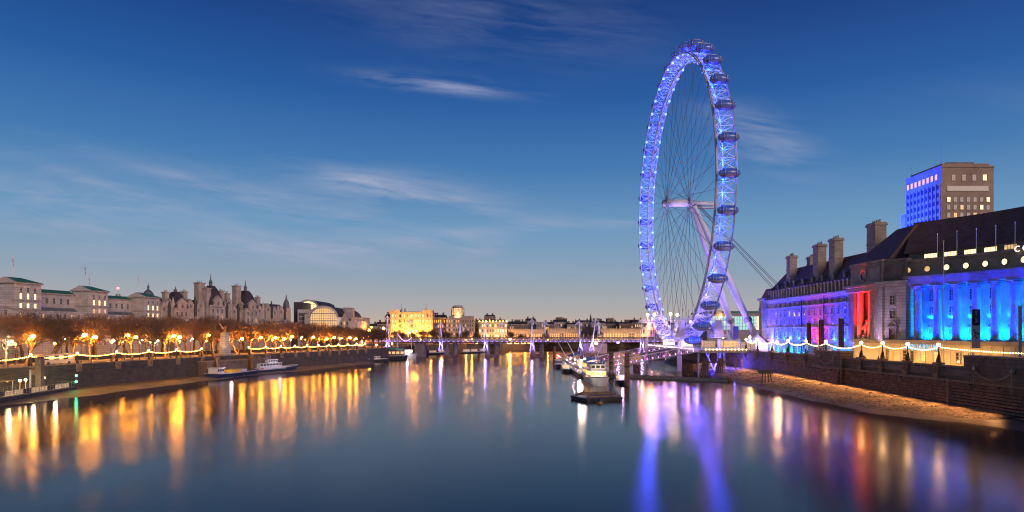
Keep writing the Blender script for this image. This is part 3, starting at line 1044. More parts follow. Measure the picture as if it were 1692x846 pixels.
# curved centre. centre of curvature in local coordinates
CC = (GY - 137.0, 56.5 - GX)
RR = 55.0
def ring(r, th, z=0):      # th = angle from +X world (pointing inland), positive away from camera
    return (CC[0] - r * math.sin(th), CC[1] + r * math.cos(th), z)
def aR(t): return PI / 2 + t     # local polar angle
A0, A1 = R(37), R(-37)
wl_a, wl_b = aR(A0), aR(A1)
MB().arc(CC, RR + 3.2, RR + 12, wl_b, wl_a, 5.2, 19.2, 48).build('colonnade_wall', 'stone_plain', hall)
q = MB()
q.arc(CC, RR - .2, RR + 12, wl_b, wl_a, 19.2, 20.4, 48); q.arc(CC, RR - .9, RR + 12, wl_b, wl_a, 20.9, 21.5, 48); q.arc(CC, RR - .4, RR + 12, wl_b, wl_a, 20.4, 20.9, 48)
q.build('entablature', 'stone_plain', hall)
q = MB()
q.arc(CC, RR + .7, RR + 12, wl_b, wl_a, 21.5, 25.2, 48); q.arc(CC, RR + .3, RR + 12, wl_b, wl_a, 25.2, 25.8, 48)
q.build('curved_attic', 'stone', hall)
th = A0 - R(3)
w_, h_ = 0, 0
# attic strip with long lit windows set back above
q = MB(); q.arc(CC, RR + 2.4, RR + 10, wl_b, wl_a, 25.8, 27.6, 48); q.build('roof_gallery', 'stone_dark', hall)
q = MB(); q.arc(CC, (RR + 2.0, RR + 8.2), (RR + 16, RR + 10), wl_b - .02, wl_a + .02, 27.6, 36.3, 48)
q.build('curved_roof', 'tile', hall)
q = MB(); q.hip(70, 89.5, -1.2, 14, 26.6, 35.6, 11, 0, 7, 5); q.build('corner_roof', 'tile', hall)
step = 4.5 / RR
bays = 15
t0 = R(34.2)
ring_m = MB(); pane_m = MB()
for i in range(20):
    a, e = 2 * PI * i / 20, 2 * PI * (i + 1) / 20
    ring_m.beam((.78 * math.cos(a), -.05, .78 * math.sin(a)), (.78 * math.cos(e), -.05, .78 * math.sin(e)), .22, .2)
pane_m.add([(.7 * math.cos(2 * PI * i / 20), -.03, .7 * math.sin(2 * PI * i / 20)) for i in range(20)], [tuple(range(20))])
rm, pm1, pm2 = ring_m.mesh('round_window', 'stone_dark'), pane_m.mesh('pane', 'lit'), pane_m.mesh('pane', 'lit_dim')
hood = MB()
for i in range(10):
    a, e = PI * i / 10, PI * (i + 1) / 10
    hood.beam((1.15 * math.cos(a), -.2, 1.15 * math.sin(a)), (1.15 * math.cos(e), -.2, 1.15 * math.sin(e)), .5, .28)
hood.box(-1.4, 1.4, -.5, 0, -.3, 0)
hood.add([(1.05 * math.cos(PI * i / 10), -.06, 1.05 * math.sin(PI * i / 10)) for i in range(11)], [tuple(range(11))])
hm = hood.mesh('door_hood', 'stone_plain')
dr = MB(); dr.box(-1.0, -.82, -.3, 0, 0, 3.3); dr.box(.82, 1.0, -.3, 0, 0, 3.3); dr.box(-.82, .82, -.3, 0, 3.1, 3.3)
drm = dr.mesh('door_frame', 'stone_plain')
dpm = MB().box(-.82, .82, -.06, .0, 0, 3.1).mesh('door', 'timber')
rail = MB(); rail.box(-1.3, 1.3, -.7, 0, 0, .15)
for i in range(9): rail.box(-1.25 + i * .3, -1.17 + i * .3, -.68, -.6, .15, 1.0)
rail.box(-1.3, 1.3, -.7, -.58, 1.0, 1.1)
railm = rail.mesh('balcony', 'stone_plain')
for k in range(bays):
    t = t0 - k * step
    x, y, _ = ring(RR + .9, t - step / 2 * 0)
    column(x, y, 5.2, 19.2, .92, rz=t)
    tb = t + step / 2
    if tb < A0 - .01:
        x, y, _ = ring(RR + 3.2, tb)
        n_vis = k < 11
        window(hall, x, y, 15.2, 1.5, 2.5, rz=tb, cols=3, rows=4)
        window(hall, x, y, 11.4, 1.5, 2.3, rz=tb, cols=3, rows=3)
        put('balcony', railm, hall, (x, y, 10.6), (0, 0, tb))
        o = put('door_frame', drm, hall, (x, y, 5.2), (0, 0, tb)); put('door', dpm, o); 
        put('door_hood', hm, hall, (x, y, 8.6), (0, 0, tb))
        if n_vis:
            lx, ly, _ = ring(RR + 1.9, tb)
            lamp('AREA', hall, (lx, ly, 5.4), 3200, (.001, .20, 1), 1.2, (lx + .0, ly + 1.0, 16), name='bay_floodlight')
            lx, ly, _ = ring(RR + 2.4, tb)
            lamp('AREA', hall, (lx, ly, 10.9), 420, (.003, .38, 1), .8, (lx, ly + .6, 16), name='bay_floodlight')
            lx, ly, _ = ring(RR - 3.0, tb)
            lamp('SPOT', hall, (lx, ly, 5.3), 70000, (.0002, .009, 1), .4, ring(RR + 2.5, tb, 10.5), R(58), 'bay_wash')
            lx, ly, _ = ring(RR - 1.2, t)
            lamp('SPOT', hall, (lx, ly, 5.25), 5000, (.0002, .012, 1), .25, (x, y, 15.5), R(62), 'column_floodlight')
    x, y, _ = ring(RR + .7, tb)
    o = put('round_window', rm, hall, (x, y, 23.2), (0, 0, tb)); put('pane', pm1 if 1 < k < 12 else pm2, o)
    x, y, _ = ring(RR + 2.4, tb)
    if tb < A0 - .08:
        window(hall, x, y, 26.1, 3.0, 1.0, rz=tb, cols=4, rows=1, pane='lit' if (k < 5) else 'lit_dim', frame='stone_dark')
    x, y, _ = ring(RR + .9, t)
    if k > 0:
        p = MB(); p.tube((x, y, 25.8), (x, y, 31.6), .10, .06, 6); p.ball((x, y, 31.7), .15)
        p.build('roof_flagpole', 'steel', hall)
# pale pavilion face between the red niche and the colonnade
fa = (88.0, -3.0); fb = ring(RR, R(36.6)); 
ang = math.atan2(fb[1] - fa[1], fb[0] - fa[0]); Lf = math.hypot(fb[1] - fa[1], fb[0] - fa[0])
q = MB()
def loc2(u, w, z): return (fa[0] + u * math.cos(ang) - w * math.sin(ang), fa[1] + u * math.sin(ang) + w * math.cos(ang), z)
def fbox(b, u0, u1, w0, w1, z0, z1):
    vs = [loc2(u, w, z) for z in (z0, z1) for u, w in ((u0, w0), (u1, w0), (u1, w1), (u0, w1))]
    b.add(vs, [(0, 3, 2, 1), (4, 5, 6, 7), (0, 1, 5, 4), (1, 2, 6, 5), (2, 3, 7, 6), (3, 0, 4, 7)])
fbox(q, 0, Lf, 0, 6, 5.2, 19.2); fbox(q, 0, 1.1, -.3, 0, 5.2, 19.2); fbox(q, Lf - 1.4, Lf, -.3, 0, 5.2, 19.2)
q.build('pale_pavilion', 'stone_pale', hall)
q = MB(); fbox(q, -.3, Lf + .4, -.8, 5, 19.2, 20.1); fbox(q, -.6, Lf + .6, -1.2, 5, 20.1, 20.6); q.build('pavilion_moulding', 'stone_pale', hall)
q = MB(); fbox(q, 0, Lf, .3, 8, 20.6, 25.8); fbox(q, 1.4, Lf - 1.4, .0, .3, 21.2, 24.4); fbox(q, 0, Lf, 0.0, 8, 25.8, 26.4); q.build('carved_attic', 'stone_dark', hall)
for z, h in ((14.6, 2.2), (11.0, 2.0)):
    p = loc2(Lf / 2, 0, z); window(hall, p[0], p[1], p[2], 1.3, h, rz=ang, frame='stone_pale')
p = loc2(Lf / 2, 0, 8.9); put('door_hood', hm, hall, p, (0, 0, ang))
p = loc2(Lf / 2, 0, 5.2); o = put('door_frame', drm, hall, p, (0, 0, ang)); put('door', dpm, o)
# base terrace with the lit ground floor
MB().box(72, 172, -2.0, 22, 0, 5.2).build('terrace_base', 'render', hall)
q = MB(); q.box(71.9, 172, -2.5, -2.0, 4.5, 5.0); q.box(71.9, 172, -2.7, 0, 5.0, 5.45); q.build('terrace_ledge', 'stone_plain', hall)
for x, w, dr_ in ((90.3, 1.2, 1), (98, 1.3, 0), (101, 1.3, 0), (105.5, 1.6, 0), (110.5, 1.8, 0), (118, 1.6, 0), (122, 1.6, 0)):
    window(hall, x, -2.0, .5, w, 2.3, pane='timber' if dr_ else ('lit_dim' if x in (105.5, 110.5) else 'pane'), cols=2, rows=3, frame='stone_plain')
for i in range(30):
    MB().box(73.5 + i * 3.2, 73.7 + i * 3.2, -2.12, -2.0, .2, 4.4).build('pilaster_strip', 'render', hall)
MB().box(166, 186, -3, 20, 0, 26).build('south_pavilion', 'stone', hall)
# floodlights on the wing: blue, with a magenta bay and a red one
def flood(x, e, col, zt=15, y=-4.5, z=.4, sz=1.0, en=None):
    lamp('SPOT', hall, (x, y, z), e, col, .5, (x, 0, zt), R(78), 'facade_floodlight')
for x in (6, 12, 18, 24, 30, 36, 60, 66, 70):
    flood(x, 60000, (.004, .014, 1))
for x in (42, 54): flood(x, 34000, (.03, .010, 1))
for x in (46, 50): flood(x, 12000, (.8, .01, .55), 13)
for x in (8, 14, 20, 26, 32, 38, 58, 64, 69):
    lamp('AREA', hall, (x, -1.2, .3), 1300, (.002, .24, 1), 1.2, (x, -.2, 3), name='cyan_floodlight')
    lamp('AREA', hall, (x, -.9, 4.95), 600, (.003, .22, 1), 1.0, (x, -.1, 8), name='cyan_floodlight')
for x in (46.5, 49.5):
    lamp('AREA', hall, (x, -1.0, 4.95), 1900, (1, .01, .015), 1.0, (x, -.1, 8), name='red_floodlight')
for x in (77.2, 79.6, 81.8):
    lamp('SPOT', hall, (x, -3.6, 5.5), 26000, (1, .012, .010), .3, (x, -.8, 17), R(55), 'red_floodlight')
lamp('SPOT', hall, (79.4, -4.6, 20.7), 1400, (1, .03, .03), .2, (79.4, -2.6, 25), R(50), 'red_floodlight')
lamp('SPOT', hall, (.4, -4.0, .5), 14000, (.02, .42, 1), .3, (.4, -1.2, 12), R(22), 'niche_floodlight')
lamp('SPOT', hall, (86, -9, .5), 12000, (.60, .40, 1), .5, (*loc2(Lf / 2, 0, 13)[:2], 13), R(50), 'pale_floodlight')
for k in range(8):
    tk = t0 - (k * 1.45 + .5) * step
    lamp('SPOT', hall, ring(RR - 4.5, tk, 5.5), 60000, (.0003, .012, 1), .3, ring(RR, tk, 19.9), R(34), 'cornice_floodlight')
for i in range(15):
    lamp('POINT', hall, (76 + i * 3.8, -4.6, .7), 380, (1, .50, .12), .2, name='terrace_lamp')
# red and amber entrance signs
sg = thing('aquarium_sign', 'blue neon letters spelling AQUARIUM above the amber ground floor', 'sign', (GX - 2.9, 164.0, TOPR + 3.2), -PI / 2)
def text(s, size, m, parent, loc, rot=(PI / 2, 0, 0), ext=.04, name='lettering', space=1.0):
    c = bpy.data.curves.new(name, 'FONT'); c.body = s; c.size = size; c.extrude = ext; c.space_character = space
    c.align_x = 'LEFT'; c.resolution_u = 3
    tmp = bpy.data.objects.new(name, c); COL.objects.link(tmp)
    me = bpy.data.meshes.new_from_object(tmp); me.name = name
    bpy.data.objects.remove(tmp)
    me.materials.clear(); me.materials.append(M[m])
    o = bpy.data.objects.new(name, me); COL.objects.link(o); o.parent = parent; o.location = loc; o.rotation_euler = rot
    return o
text('AQUARIUM', 1.85, 'cyan_l', sg, (0, 0, 0), space=1.35)
MB().box(-.3, 14.5, .05, .12, -.1, .0).build('sign_rail', 'steel_grey', sg)
sg2 = thing('hall_sign', 'row of illuminated white letters standing on the curved roof parapet', 'sign', (GX, GY, TOPR), -PI / 2)
tt = 16.2
for i, c_ in enumerate('COUNTY HALL'):
    if c_ == ' ': continue
    t = R(10.3) - i * 1.95 / RR
    x, y, _ = ring(RR + .2, t)
    text(c_, 1.9, 'letters', sg2, (x, y, 25.0), (PI / 2, 0, t), .06, name='letter')

# ------------------------------------------------------------------ the tall office tower behind
sc_ = thing('office_tower', 'tall stone office tower behind the hall with one side floodlit blue', 'tower', (232.0, 360.0, TOPR), R(0))
TH = 99.2
q = MB(); q.box(0, 28.5, 0, 32, 0, TH - 2.5); q.box(-.4, 28.9, -.4, 32.4, TH - 2.5, TH - 1.6); q.box(1.5, 27, 1.5, 30, TH - 1.6, TH)
q.build('tower_wall', 'tower_stone', sc_)
MB().box(-.1, 27, 32.4, 37, 0, TH - 22).build('lower_block', 'tower_stone', sc_)
q = MB(); q.box(3.2, 25.5, -.2, 0, TH - 14.8, TH - 12.6); q.box(3.0, 25.7, -.45, 0, TH - 15.3, TH - 14.8); o = q.build('glazed_gallery', 'pane', sc_)
frm = dict(frame='stone_plain', fw=.2)
lit_w = {(8, 1): 0, (6, 7): 1, (6, 0): 1}
for r_ in range(10):
    for c_ in range(7):
        z = TH - 21.0 - r_ * 4.2
        lit = {(0, 6): 1, (0, 0): 1, (2, 1): 0, (3, 0): 0, (3, 1): 1, (3, 2): 1, (3, 3): 1, (3, 4): 2, (3, 5): 2, (2, 4): 0, (4, 2): 1, (5, 1): 1, (5, 2): 1, (1, 2): 0, (7, 3): 1, (1, 5): 1}.get((r_, c_))
        pn_ = 'pane' if lit is None else ('lit_dim', 'lit', 'lit')[lit]
        window(sc_, 4.2 + c_ * 3.55, 0, z, 1.7, 2.3, pane=pn_, cols=2, rows=2, **frm)
for c_ in range(4):
    window(sc_, 6.8 + c_ * 5.6, 0, TH - 9.5, 2.0, 3.0, pane='lit' if c_ == 3 else 'pane', **frm)
for c_ in range(8):
    window(sc_, 0, 30 - c_ * 3.7, TH - 8.5, 1.9, 3.0, pane='lit_amber', rz=-PI / 2, **frm)
q = MB()
for r_ in range(13):
    for c_ in range(9):
        y, z = 1.9 + c_ * 3.4, TH - 14 - r_ * 4.2
        q.box(-.06, .02, y, y + 1.5, z, z + 2.3)
o = q.build('side_window', 'hull_dark', sc_); o['kind'] = 'stuff'
for c_ in range(10):
    MB().box(-.45, 0, 0 + c_ * 3.4 + .2, c_ * 3.4 + .8, 20, TH - 11).build('side_pilaster', 'tower_stone', sc_)
for x, y, h in ((2, 3, 13), (1.5, 29, 9)):
    MB().tube((x, y, TH - 1.6), (x, y, TH + h), .16, .08, 5).build('mast', 'steel_grey', sc_)
MB().box(7, 22, 6, 24, TH, TH + 1.8).build('plant_room', 'stone_dark', sc_)
lamp('SPOT', sc_, (-42, 12, TH - 52), 2200000, (.008, .03, 1), 1.5, (0, 15, TH - 20), R(75), 'tower_floodlight')
lamp('SPOT', sc_, (-42, 34, TH - 52), 1500000, (.008, .03, 1), 1.5, (0, 34, TH - 24), R(60), 'tower_floodlight')

# ------------------------------------------------------------------ left bank: government building with three pavilions
A = (-168.3, 225.0); dA = (math.cos(R(78.5)), math.sin(R(78.5)))
gov = thing('government_building', 'long pale stone government building with green roofs and three gabled pavilions', 'building', (A[0], A[1], TOPL), R(78.5))
def wall(parent, x0, x1, y0, y1, z0, z1, m, name='wall'):
    return MB().box(x0, x1, y0, y1, z0, z1).build(name, m, parent)
T = TOPL
pav = [(0, 10.3, 31.8), (30.6, 39.9, 30.9), (59.3, 68.6, 30.0)]
for i, (x0, x1, z) in enumerate(pav):
    z -= T
    wall(gov, x0, x1, 0, 7.5, 0, z, 'stone_pale')
    q = MB(); q.box(x0 - .5, x1 + .5, -.5, 8, z, z + .5); q.box(x0 - .2, x1 + .2, -.25, 7.7, z - 5.9 , z - 5.5); q.box(x0 - .2, x1 + .2, -.25, 7.7, z - 9.0, z - 8.7)
    q.build('cornice', 'stone_plain', gov)
    # gable end facing the camera carries a pediment; green roof behind it
    q = MB(); q.gable_x(x0 - .45, x0 + .6, -.5, 8, z + .5, z + 2.3); q.build('pediment', 'stone_pale', gov)
    q = MB(); q.hip(x0 + .6, x1 + .6, -.6, 8.1, z + .5, z + 2.3, 0, 5, 4.3, 4.3); q.build('roof', 'copper', gov)
    for k in range(3):
        x = x0 + 2.4 + k * 2.7
        window(gov, x, 0, z - 2.7, .8, 1.4, frame='stone_pale')
        window(gov, x, 0, z - 5.2, .85, 1.9, frame='stone_pale', pane='lit')
        window(gov, x, 0, z - 8.2, .95, 1.5, frame='stone_pale', pane='lit' if i != 1 else 'lit_dim')
        for r_ in range(4):
            window(gov, x, 0, z - 11.6 - r_ * 3.0, .9, 1.6, frame='stone_pale', pane='lit_dim' if (k + r_ * 2 + i) % 5 == 0 else 'pane')
wall(gov, -32, 0, 1.0, 16, 0, 19.9, 'stone_pale'); wall(gov, -3, 10.3, 7.5, 16, 0, 19.9, 'stone_pale')
MB().box(-32, .0, .6, 1.0, 17.0, 17.5).build('ledge', 'stone_plain', gov)
for k in range(7):
    for r_ in range(4):
        window(gov, -2.2 - k * 3.0, 1.0, 14.6 - r_ * 3.2, 1.0, 1.7, frame='stone_pale', pane='lit_dim' if (k == 1 and r_ == 2) else 'pane')
for (x0, x1, z) in ((10.3, 30.6, 29.2), (39.9, 59.3, 28.6)):
    z -= T
    wall(gov, x0, x1, 6.0, 18, 0, z, 'stone_pale')
    wall(gov, x0, x1, 1.2, 6.0, 0, z - 6.3, 'stone_pale', 'lower_range')
    q = MB(); q.box(x0, x1, 5.6, 18, z, z + .45); q.build('parapet', 'stone_plain', gov)
    q = MB(); q.hip(x0, x1, 5.7, 17.6, z + .45, z + 1.9, 0, 0, 3, 3); q.build('roof', 'copper', gov)
    q = MB(); q.hip(x0, x1 - 3, 2.0, 5.6, z - 6.3, z - 5.0, .6, .6, .8, .8); q.build('skylight', 'lead', gov)
    n = int((x1 - x0) / 3)
    for k in range(n):
        x = x0 + 1.7 + k * 3.05
        window(gov, x, 6.0, z - 3.4, 1.0, 1.9, frame='stone_pale', pane='lit' if (k in (0, 1) and x0 < 20) else 'pane')
        for r_ in range(3):
            window(gov, x, 1.2, z - 9.0 - r_ * 3.1, .95, 1.5, frame='stone_pale', pane='lit_dim' if (k * 3 + r_) % 4 == 0 else 'pane')
def flagpole(parent, x, y, z, h, flag=None, r=.12):
    q = MB(); q.tube((x, y, z), (x, y, z + h), r, r * .5, 6); q.ball((x, y, z + h), r * 1.6, 6, 4)
    o = q.build('flagpole', 'steel', parent)
    if flag:
        f = MB()
        n = 6
        vs = []
        for i in range(n + 1):
            for zz in (0, 1):
                vs.append((x + .25 * math.sin(i * .9), y + .15 - i * .14, z + h - .5 - i * .42 - zz * 1.0))
        f.add(vs, [(2 * i, 2 * i + 1, 2 * i + 3, 2 * i + 2) for i in range(n)])
        f.build('flag', flag, o)
    return o
flagpole(gov, 3.0, 4, 26.5, 8.5, 'red'); flagpole(gov, 33.0, 4, 26, 9.0, 'banner_blue'); flagpole(gov, 36.0, 5, 26, 5, 'red'); flagpole(gov, 60.5, 4, 25.4, 8, 'banner_pale')
# a telecom mast with a red lamp and a lantern cupola seen over the roofs
q = thing('beacon_mast', 'small rooftop mast carrying a glowing red warning light', 'mast', px(195, 497, 330), 0)
b = MB(); b.lathe([(1.6, -14), (1.6, 0), (1.1, .4), (1.1, 3), (.7, 3.4)], n=10); b.tube((0, 0, 3), (0, 0, 6), .15, n=5); b.build('mast_body', 'steel_grey', q)
MB().ball((0, 0, 6.2), .55).build('beacon', 'red_l', q)
q = thing('lantern_cupola', 'dark leaded cupola with finial above the third green roof', 'cupola', px(245, 489, 330), 0)
b = MB(); b.lathe([(2.2, -12), (2.2, 0), (2.6, .2), (2.3, 1.3), (1.3, 2.6), (.5, 3.2), (.45, 4.2), (.6, 4.4), (.1, 5.6), (.06, 6.8)], n=12); b.build('dome', 'lead', q, True)

# ------------------------------------------------------------------ the chateau-like court
B = (-153.5, 294.0); ph = R(66.4); dB = (math.cos(ph), math.sin(ph))
court = thing('turreted_court', 'ornate victorian court with steep dark pavilion roofs, gables and spires', 'building', (B[0], B[1], TOPL), ph)
def cx(p): return along(p, B, dB)
wall(court, -4, 79, 1.5, 15, 0, 19.5, 'stone_far')
q = MB(); q.box(-4.2, 79.2, 1.2, 1.5, 13.0, 13.4); q.box(-4.2, 79.2, 1.1, 15.2, 19.5, 20.1); q.box(-4.2, 79.2, 1.25, 1.5, 16.3, 16.6); q.build('cornice', 'stone_plain', court)
q = MB(); q.hip(-4, 79, 2.2, 15, 20.1, 24.2, 2, 2, 4, 4); q.build('roof', 'slate', court)
for k in range(23):
    for r_ in range(3):
        window(court, -2 + k * 3.5, 1.5, 17.0 - r_ * 3.3, .95, 1.8, frame='stone_plain', pane='lit_soft' if (k * 7 + r_ * 5) % 11 == 0 else 'pane')
def steep(xm, wx, y0, wy, zb, zt, zs, ins=.9, gab=True):
    wall(court, xm - wx / 2, xm + wx / 2, y0, y0 + wy, 0, zb, 'stone_far', 'tower')
    q = MB(); q.box(xm - wx / 2 - .35, xm + wx / 2 + .35, y0 - .35, y0 + wy + .35, zb, zb + .6); q.build('tower_cornice', 'stone_plain', court)
    # curved steep roof, in three lifts
    lv = [(zb + .6, 0), (zb + .6 + (zt - zb) * .35, wx * .10), (zb + .6 + (zt - zb) * .75, wx * .25), (zt, wx * .36)]
    q = MB()
    for (z0, i0), (z1, i1) in zip(lv, lv[1:]):
        q.hip(xm - wx / 2 + i0, xm + wx / 2 - i0, y0 + i0, y0 + wy - i0, z0, z1, i1 - i0, i1 - i0, i1 - i0, i1 - i0)
    rf = q.build('tower_roof', 'slate', court)
    q = MB(); yc = y0 + wy / 2
    q.lathe([(.75, zt), (.75, zt + (zs - zt) * .25), (.9, zt + (zs - zt) * .28), (.55, zt + (zs - zt) * .42), (.22, zt + (zs - zt) * .5), (.28, zt + (zs - zt) * .55), (.05, zs)], (xm, yc, 0), 8)
    q.build('finial', 'lead', rf)
    if gab:
        for dx_, yy_ in ((0, y0 - .5),):
            q = MB(); q.box(xm - wx * .28, xm + wx * .28, yy_, yy_ + 1.4, zb - .4, zb + 2.6); q.gable_y(xm - wx * .34, xm + wx * .34, yy_ - .1, yy_ + 1.5, zb + 2.6, zb + 5.2)
            g = q.build('gable', 'stone_plain', court)
            window(g, xm, yy_, zb + .5, .9, 1.6, frame='stone_far')
        q = MB(); q.box(xm - wx / 2 - .5, xm - wx / 2 + .9, y0 + wy * .2, y0 + wy * .7, zb - .4, zb + 2.4)
        q.add([(xm - wx / 2 - .55, y0 + wy * .1, zb + 2.4), (xm - wx / 2 - .55, y0 + wy * .8, zb + 2.4), (xm - wx / 2 - .55, y0 + wy * .45, zb + 4.8),
               (xm - wx / 2 + 1, y0 + wy * .1, zb + 2.4), (xm - wx / 2 + 1, y0 + wy * .8, zb + 2.4), (xm - wx / 2 + 1, y0 + wy * .45, zb + 4.8)],
              [(0, 1, 2), (5, 4, 3), (0, 2, 5, 3), (1, 4, 5, 2)])
        q.build('side_gable', 'stone_plain', court)
    for k in range(3):
        for r_ in range(3):
            window(court, xm - wx * .3 + k * wx * .3, y0, zb - 3.0 - r_ * 3.3, .85, 1.8, frame='stone_plain', pane='lit_soft' if (k + r_) % 4 == 3 else 'pane')
steep(cx(299), 8.0, -.5, 8, 19.2, 27.3, 29.9)
steep(cx(357), 9.0, -1.0, 9, 21.3, 31.3, 37.3)
steep(cx(414), 9.0, -1.0, 9, 20.4, 30.2, 35.9)
# chimney blocks, small gables, turrets
def stack(xm, y, w, d, z0, z1, m='stone_plain'):
    q = MB(); q.box(xm - w / 2, xm + w / 2, y, y + d, z0, z1); q.box(xm - w / 2 - .3, xm + w / 2 + .3, y - .3, y + d + .3, z1, z1 + .5)
    for i in range(3): q.lathe([(.22, z1 + .5), (.18, z1 + 1.4)], (xm - w * .3 + i * w * .3, y + d / 2, 0), 6)
    return q.build('chimney', m, court)
stack(cx(341), 3, 3.6, 3, 20, 32.0); stack(cx(345), 0, 2.6, 5, 15, 29.5); stack(cx(402), 3, 3.0, 3, 20, 32.0); stack(cx(284), 3, 2.2, 2, 20, 26.5)
stack(cx(322), 6, 2.2, 2, 20, 27.5); stack(cx(380), 5, 2.4, 2, 20, 29.0); stack(cx(392), 6, 2.0, 2, 20, 28.0); stack(cx(440), 5, 2.0, 2, 20, 27.0)
for i, p in enumerate((272, 279, 316, 329, 369, 376, 388, 430, 444, 455, 466)):
    x = cx(p); zb = 19.8 + (i % 3) * .9
    q = MB(); q.box(x - 1.8, x + 1.8, .4, 2.4, 15, zb); q.gable_y(x - 2.0, x + 2.0, .3, 3.2, zb, zb + 2.6)
    g = q.build('gable', 'stone_plain', court)
    q = MB(); q.lathe([(.8, zb - 5), (.8, zb + .3), (1.0, zb + .4), (.05, zb + 4.2)], (x + 2.6, .6, 0), 8)
    q.build('turret', 'stone_far' if i % 2 else 'slate', court)
    window(g, x, .4, zb - 1.4, .9, 1.6, frame='stone_far')
for k in range(20):
    x = 0 + k * 3.9
    q = MB(); q.box(x - .7, x + .7, 2.6, 4.6, 20.1, 22.0); q.gable_y(x - .85, x + .85, 2.5, 5.5, 22.0, 22.9)
    o = q.build('dormer', 'stone_plain', court); MB().box(x - .4, x + .4, 2.54, 2.6, 20.5, 21.8).build('pane', 'pane', o)
# grey stone spire house at the end of the court
sp = thing('spired_house', 'pale stone gabled house with a slim grey spire beside the station roof', 'building', px(474, 560, 372), ph)
sp.location.z = TOPL
MB().box(-9, 3, 0, 12, 0, 17).build('wall', 'stone_far', sp)
q = MB(); q.gable_y(-9.3, -2.7, -.2, 12, 17, 21); q.gable_y(-3, 3.3, -.2, 12, 17, 21.5); q.build('roof', 'slate', sp)
MB().box(-1.6, 1.8, -1.2, 2.2, 0, 22.5).build('tower', 'stone_plain', sp)
MB().lathe([(1.9, 22.5), (1.5, 25.5), (1.0, 26.5), (.5, 27.6), (.4, 28.4), (.1, 30)], (.1, .5, 0), 8).build('spire', 'lead', sp)
for k in range(4):
    for r_ in range(3): window(sp, -7.6 + k * 2.3 , 0, 13.5 - r_ * 3.4, .9, 1.8, frame='stone_plain', pane='pane' if (k + r_) % 3 else 'lit_dim')

# ------------------------------------------------------------------ the arched station building
STY = 392.0
def X(p, Y=STY): return (p - 846) / FOC * Y
def Z(p, Y=STY): return EYE - (p - HOR) / FOC * Y
station = thing('arched_station', 'postmodern station block with two big glazed arches glowing warm under curved roofs', 'station', (0, 0, 0))
def arch_roof(x0, x1, zs, zt, y0, y1, m='slate', lit='lit_dim', floor=None, gl=1):
    n = 20; xm, w = (x0 + x1) / 2, (x1 - x0) / 2
    def pt(r, i, y): a = PI * i / n; return (xm + (w + r) * math.cos(a), y, zs + (zt - zs + r) * math.sin(a))
    def shell(ri, ro, ya, yb, mm, nm):
        q = MB(); vs = []
        for i in range(n + 1): vs += [pt(ri, i, ya), pt(ro, i, ya), pt(ro, i, yb), pt(ri, i, yb)]
        fs = [(0, 1, 2, 3), tuple(4 * n + k for k in (3, 2, 1, 0))]
        for i in range(n):
            for k in range(4):
                a, b = 4 * i + k, 4 * i + (k + 1) % 4; fs.append((a, a + 4, b + 4, b))
        q.add(vs, fs); return q.build(nm, mm, station)
    shell(.05, .9, y0 - 1.0, y1, m, 'arched_roof')
    shell(.0, 1.0, y0 - 1.6, y0 - 1.05, 'stone_pale', 'arch_rim')
    f = floor if floor is not None else zs
    q = MB(); pts = [pt(-.05, i, y0) for i in range(n + 1)] + ([(x0, y0, f), (x1, y0, f)] if f < zs else [])
    q.add(pts, [tuple(range(len(pts)))]); g = q.build('glazing', 'lit_dim' if gl else 'lit', station)
    q = MB()
    for k in range(1, 12):
        x = x0 + (x1 - x0) * k / 12; u = (x - xm) / w; zz = zs + (zt - zs) * math.sqrt(max(0, 1 - u * u))
        q.box(x - .07, x + .07, y0 - .25, y0 - .05, f, zz)
    for k in range(9):
        z = f + (zt - f) * (k + .5) / 9
        hw = w if z < zs else w * math.sqrt(max(0, 1 - ((z - zs) / (zt - zs)) ** 2))
        q.box(xm - hw, xm + hw, y0 - .30, y0 - .06, z - (.22 if k % 3 == 0 else .07), z + (.22 if k % 3 == 0 else .07))
    q.build('mullion', 'steel_grey', g)
    return g
arch_roof(X(513), X(557), Z(524), Z(508), STY, STY + 60, floor=Z(544))
arch_roof(X(493, 420), X(526, 420), Z(512, 420), Z(497.5, 420), 420, 460, floor=Z(516, 420), gl=0)
q = MB(); q.box(X(490), X(512), STY + 2, STY + 30, TOPL, Z(511)); q.box(X(558), X(588), STY + 3, STY + 30, TOPL, Z(530)); q.box(X(504), X(513), STY - 1, STY + 1.9, TOPL, Z(519)); q.box(X(512.2), X(560), STY + 31, STY + 60, TOPL, Z(545))
q.build('stone_wing', 'stone_pale', station)
q = MB(); q.box(X(478), X(490), STY + 8, STY + 40, TOPL, Z(498)); q.box(X(470), X(492), STY + 50, STY + 80, TOPL, Z(494)); q.build('dark_core', 'slate', station)
q = MB(); q.gable_y(X(560), X(575), STY + 2.5, STY + 20, Z(530), Z(516)); q.box(X(552), X(566), STY + 20, STY + 30, TOPL, Z(506)); q.box(X(578), X(586), STY + 2.5, STY + 20, Z(530), Z(524)); q.build('stepped_gable', 'stone_plain', station)
for k in range(5):
    for r_ in range(3): window(station, X(493.5 + k * 2.6), STY + 2, Z(522 + r_ * 7), .8, 1.8, frame='stone_plain', pane='pane')
for k in range(3):
    for r_ in range(2): window(station, X(562 + k * 5), STY + 3, Z(537 + r_ * 8), 1.0, 2.0, frame='stone_plain', pane='lit_dim' if k == 1 else 'pane')
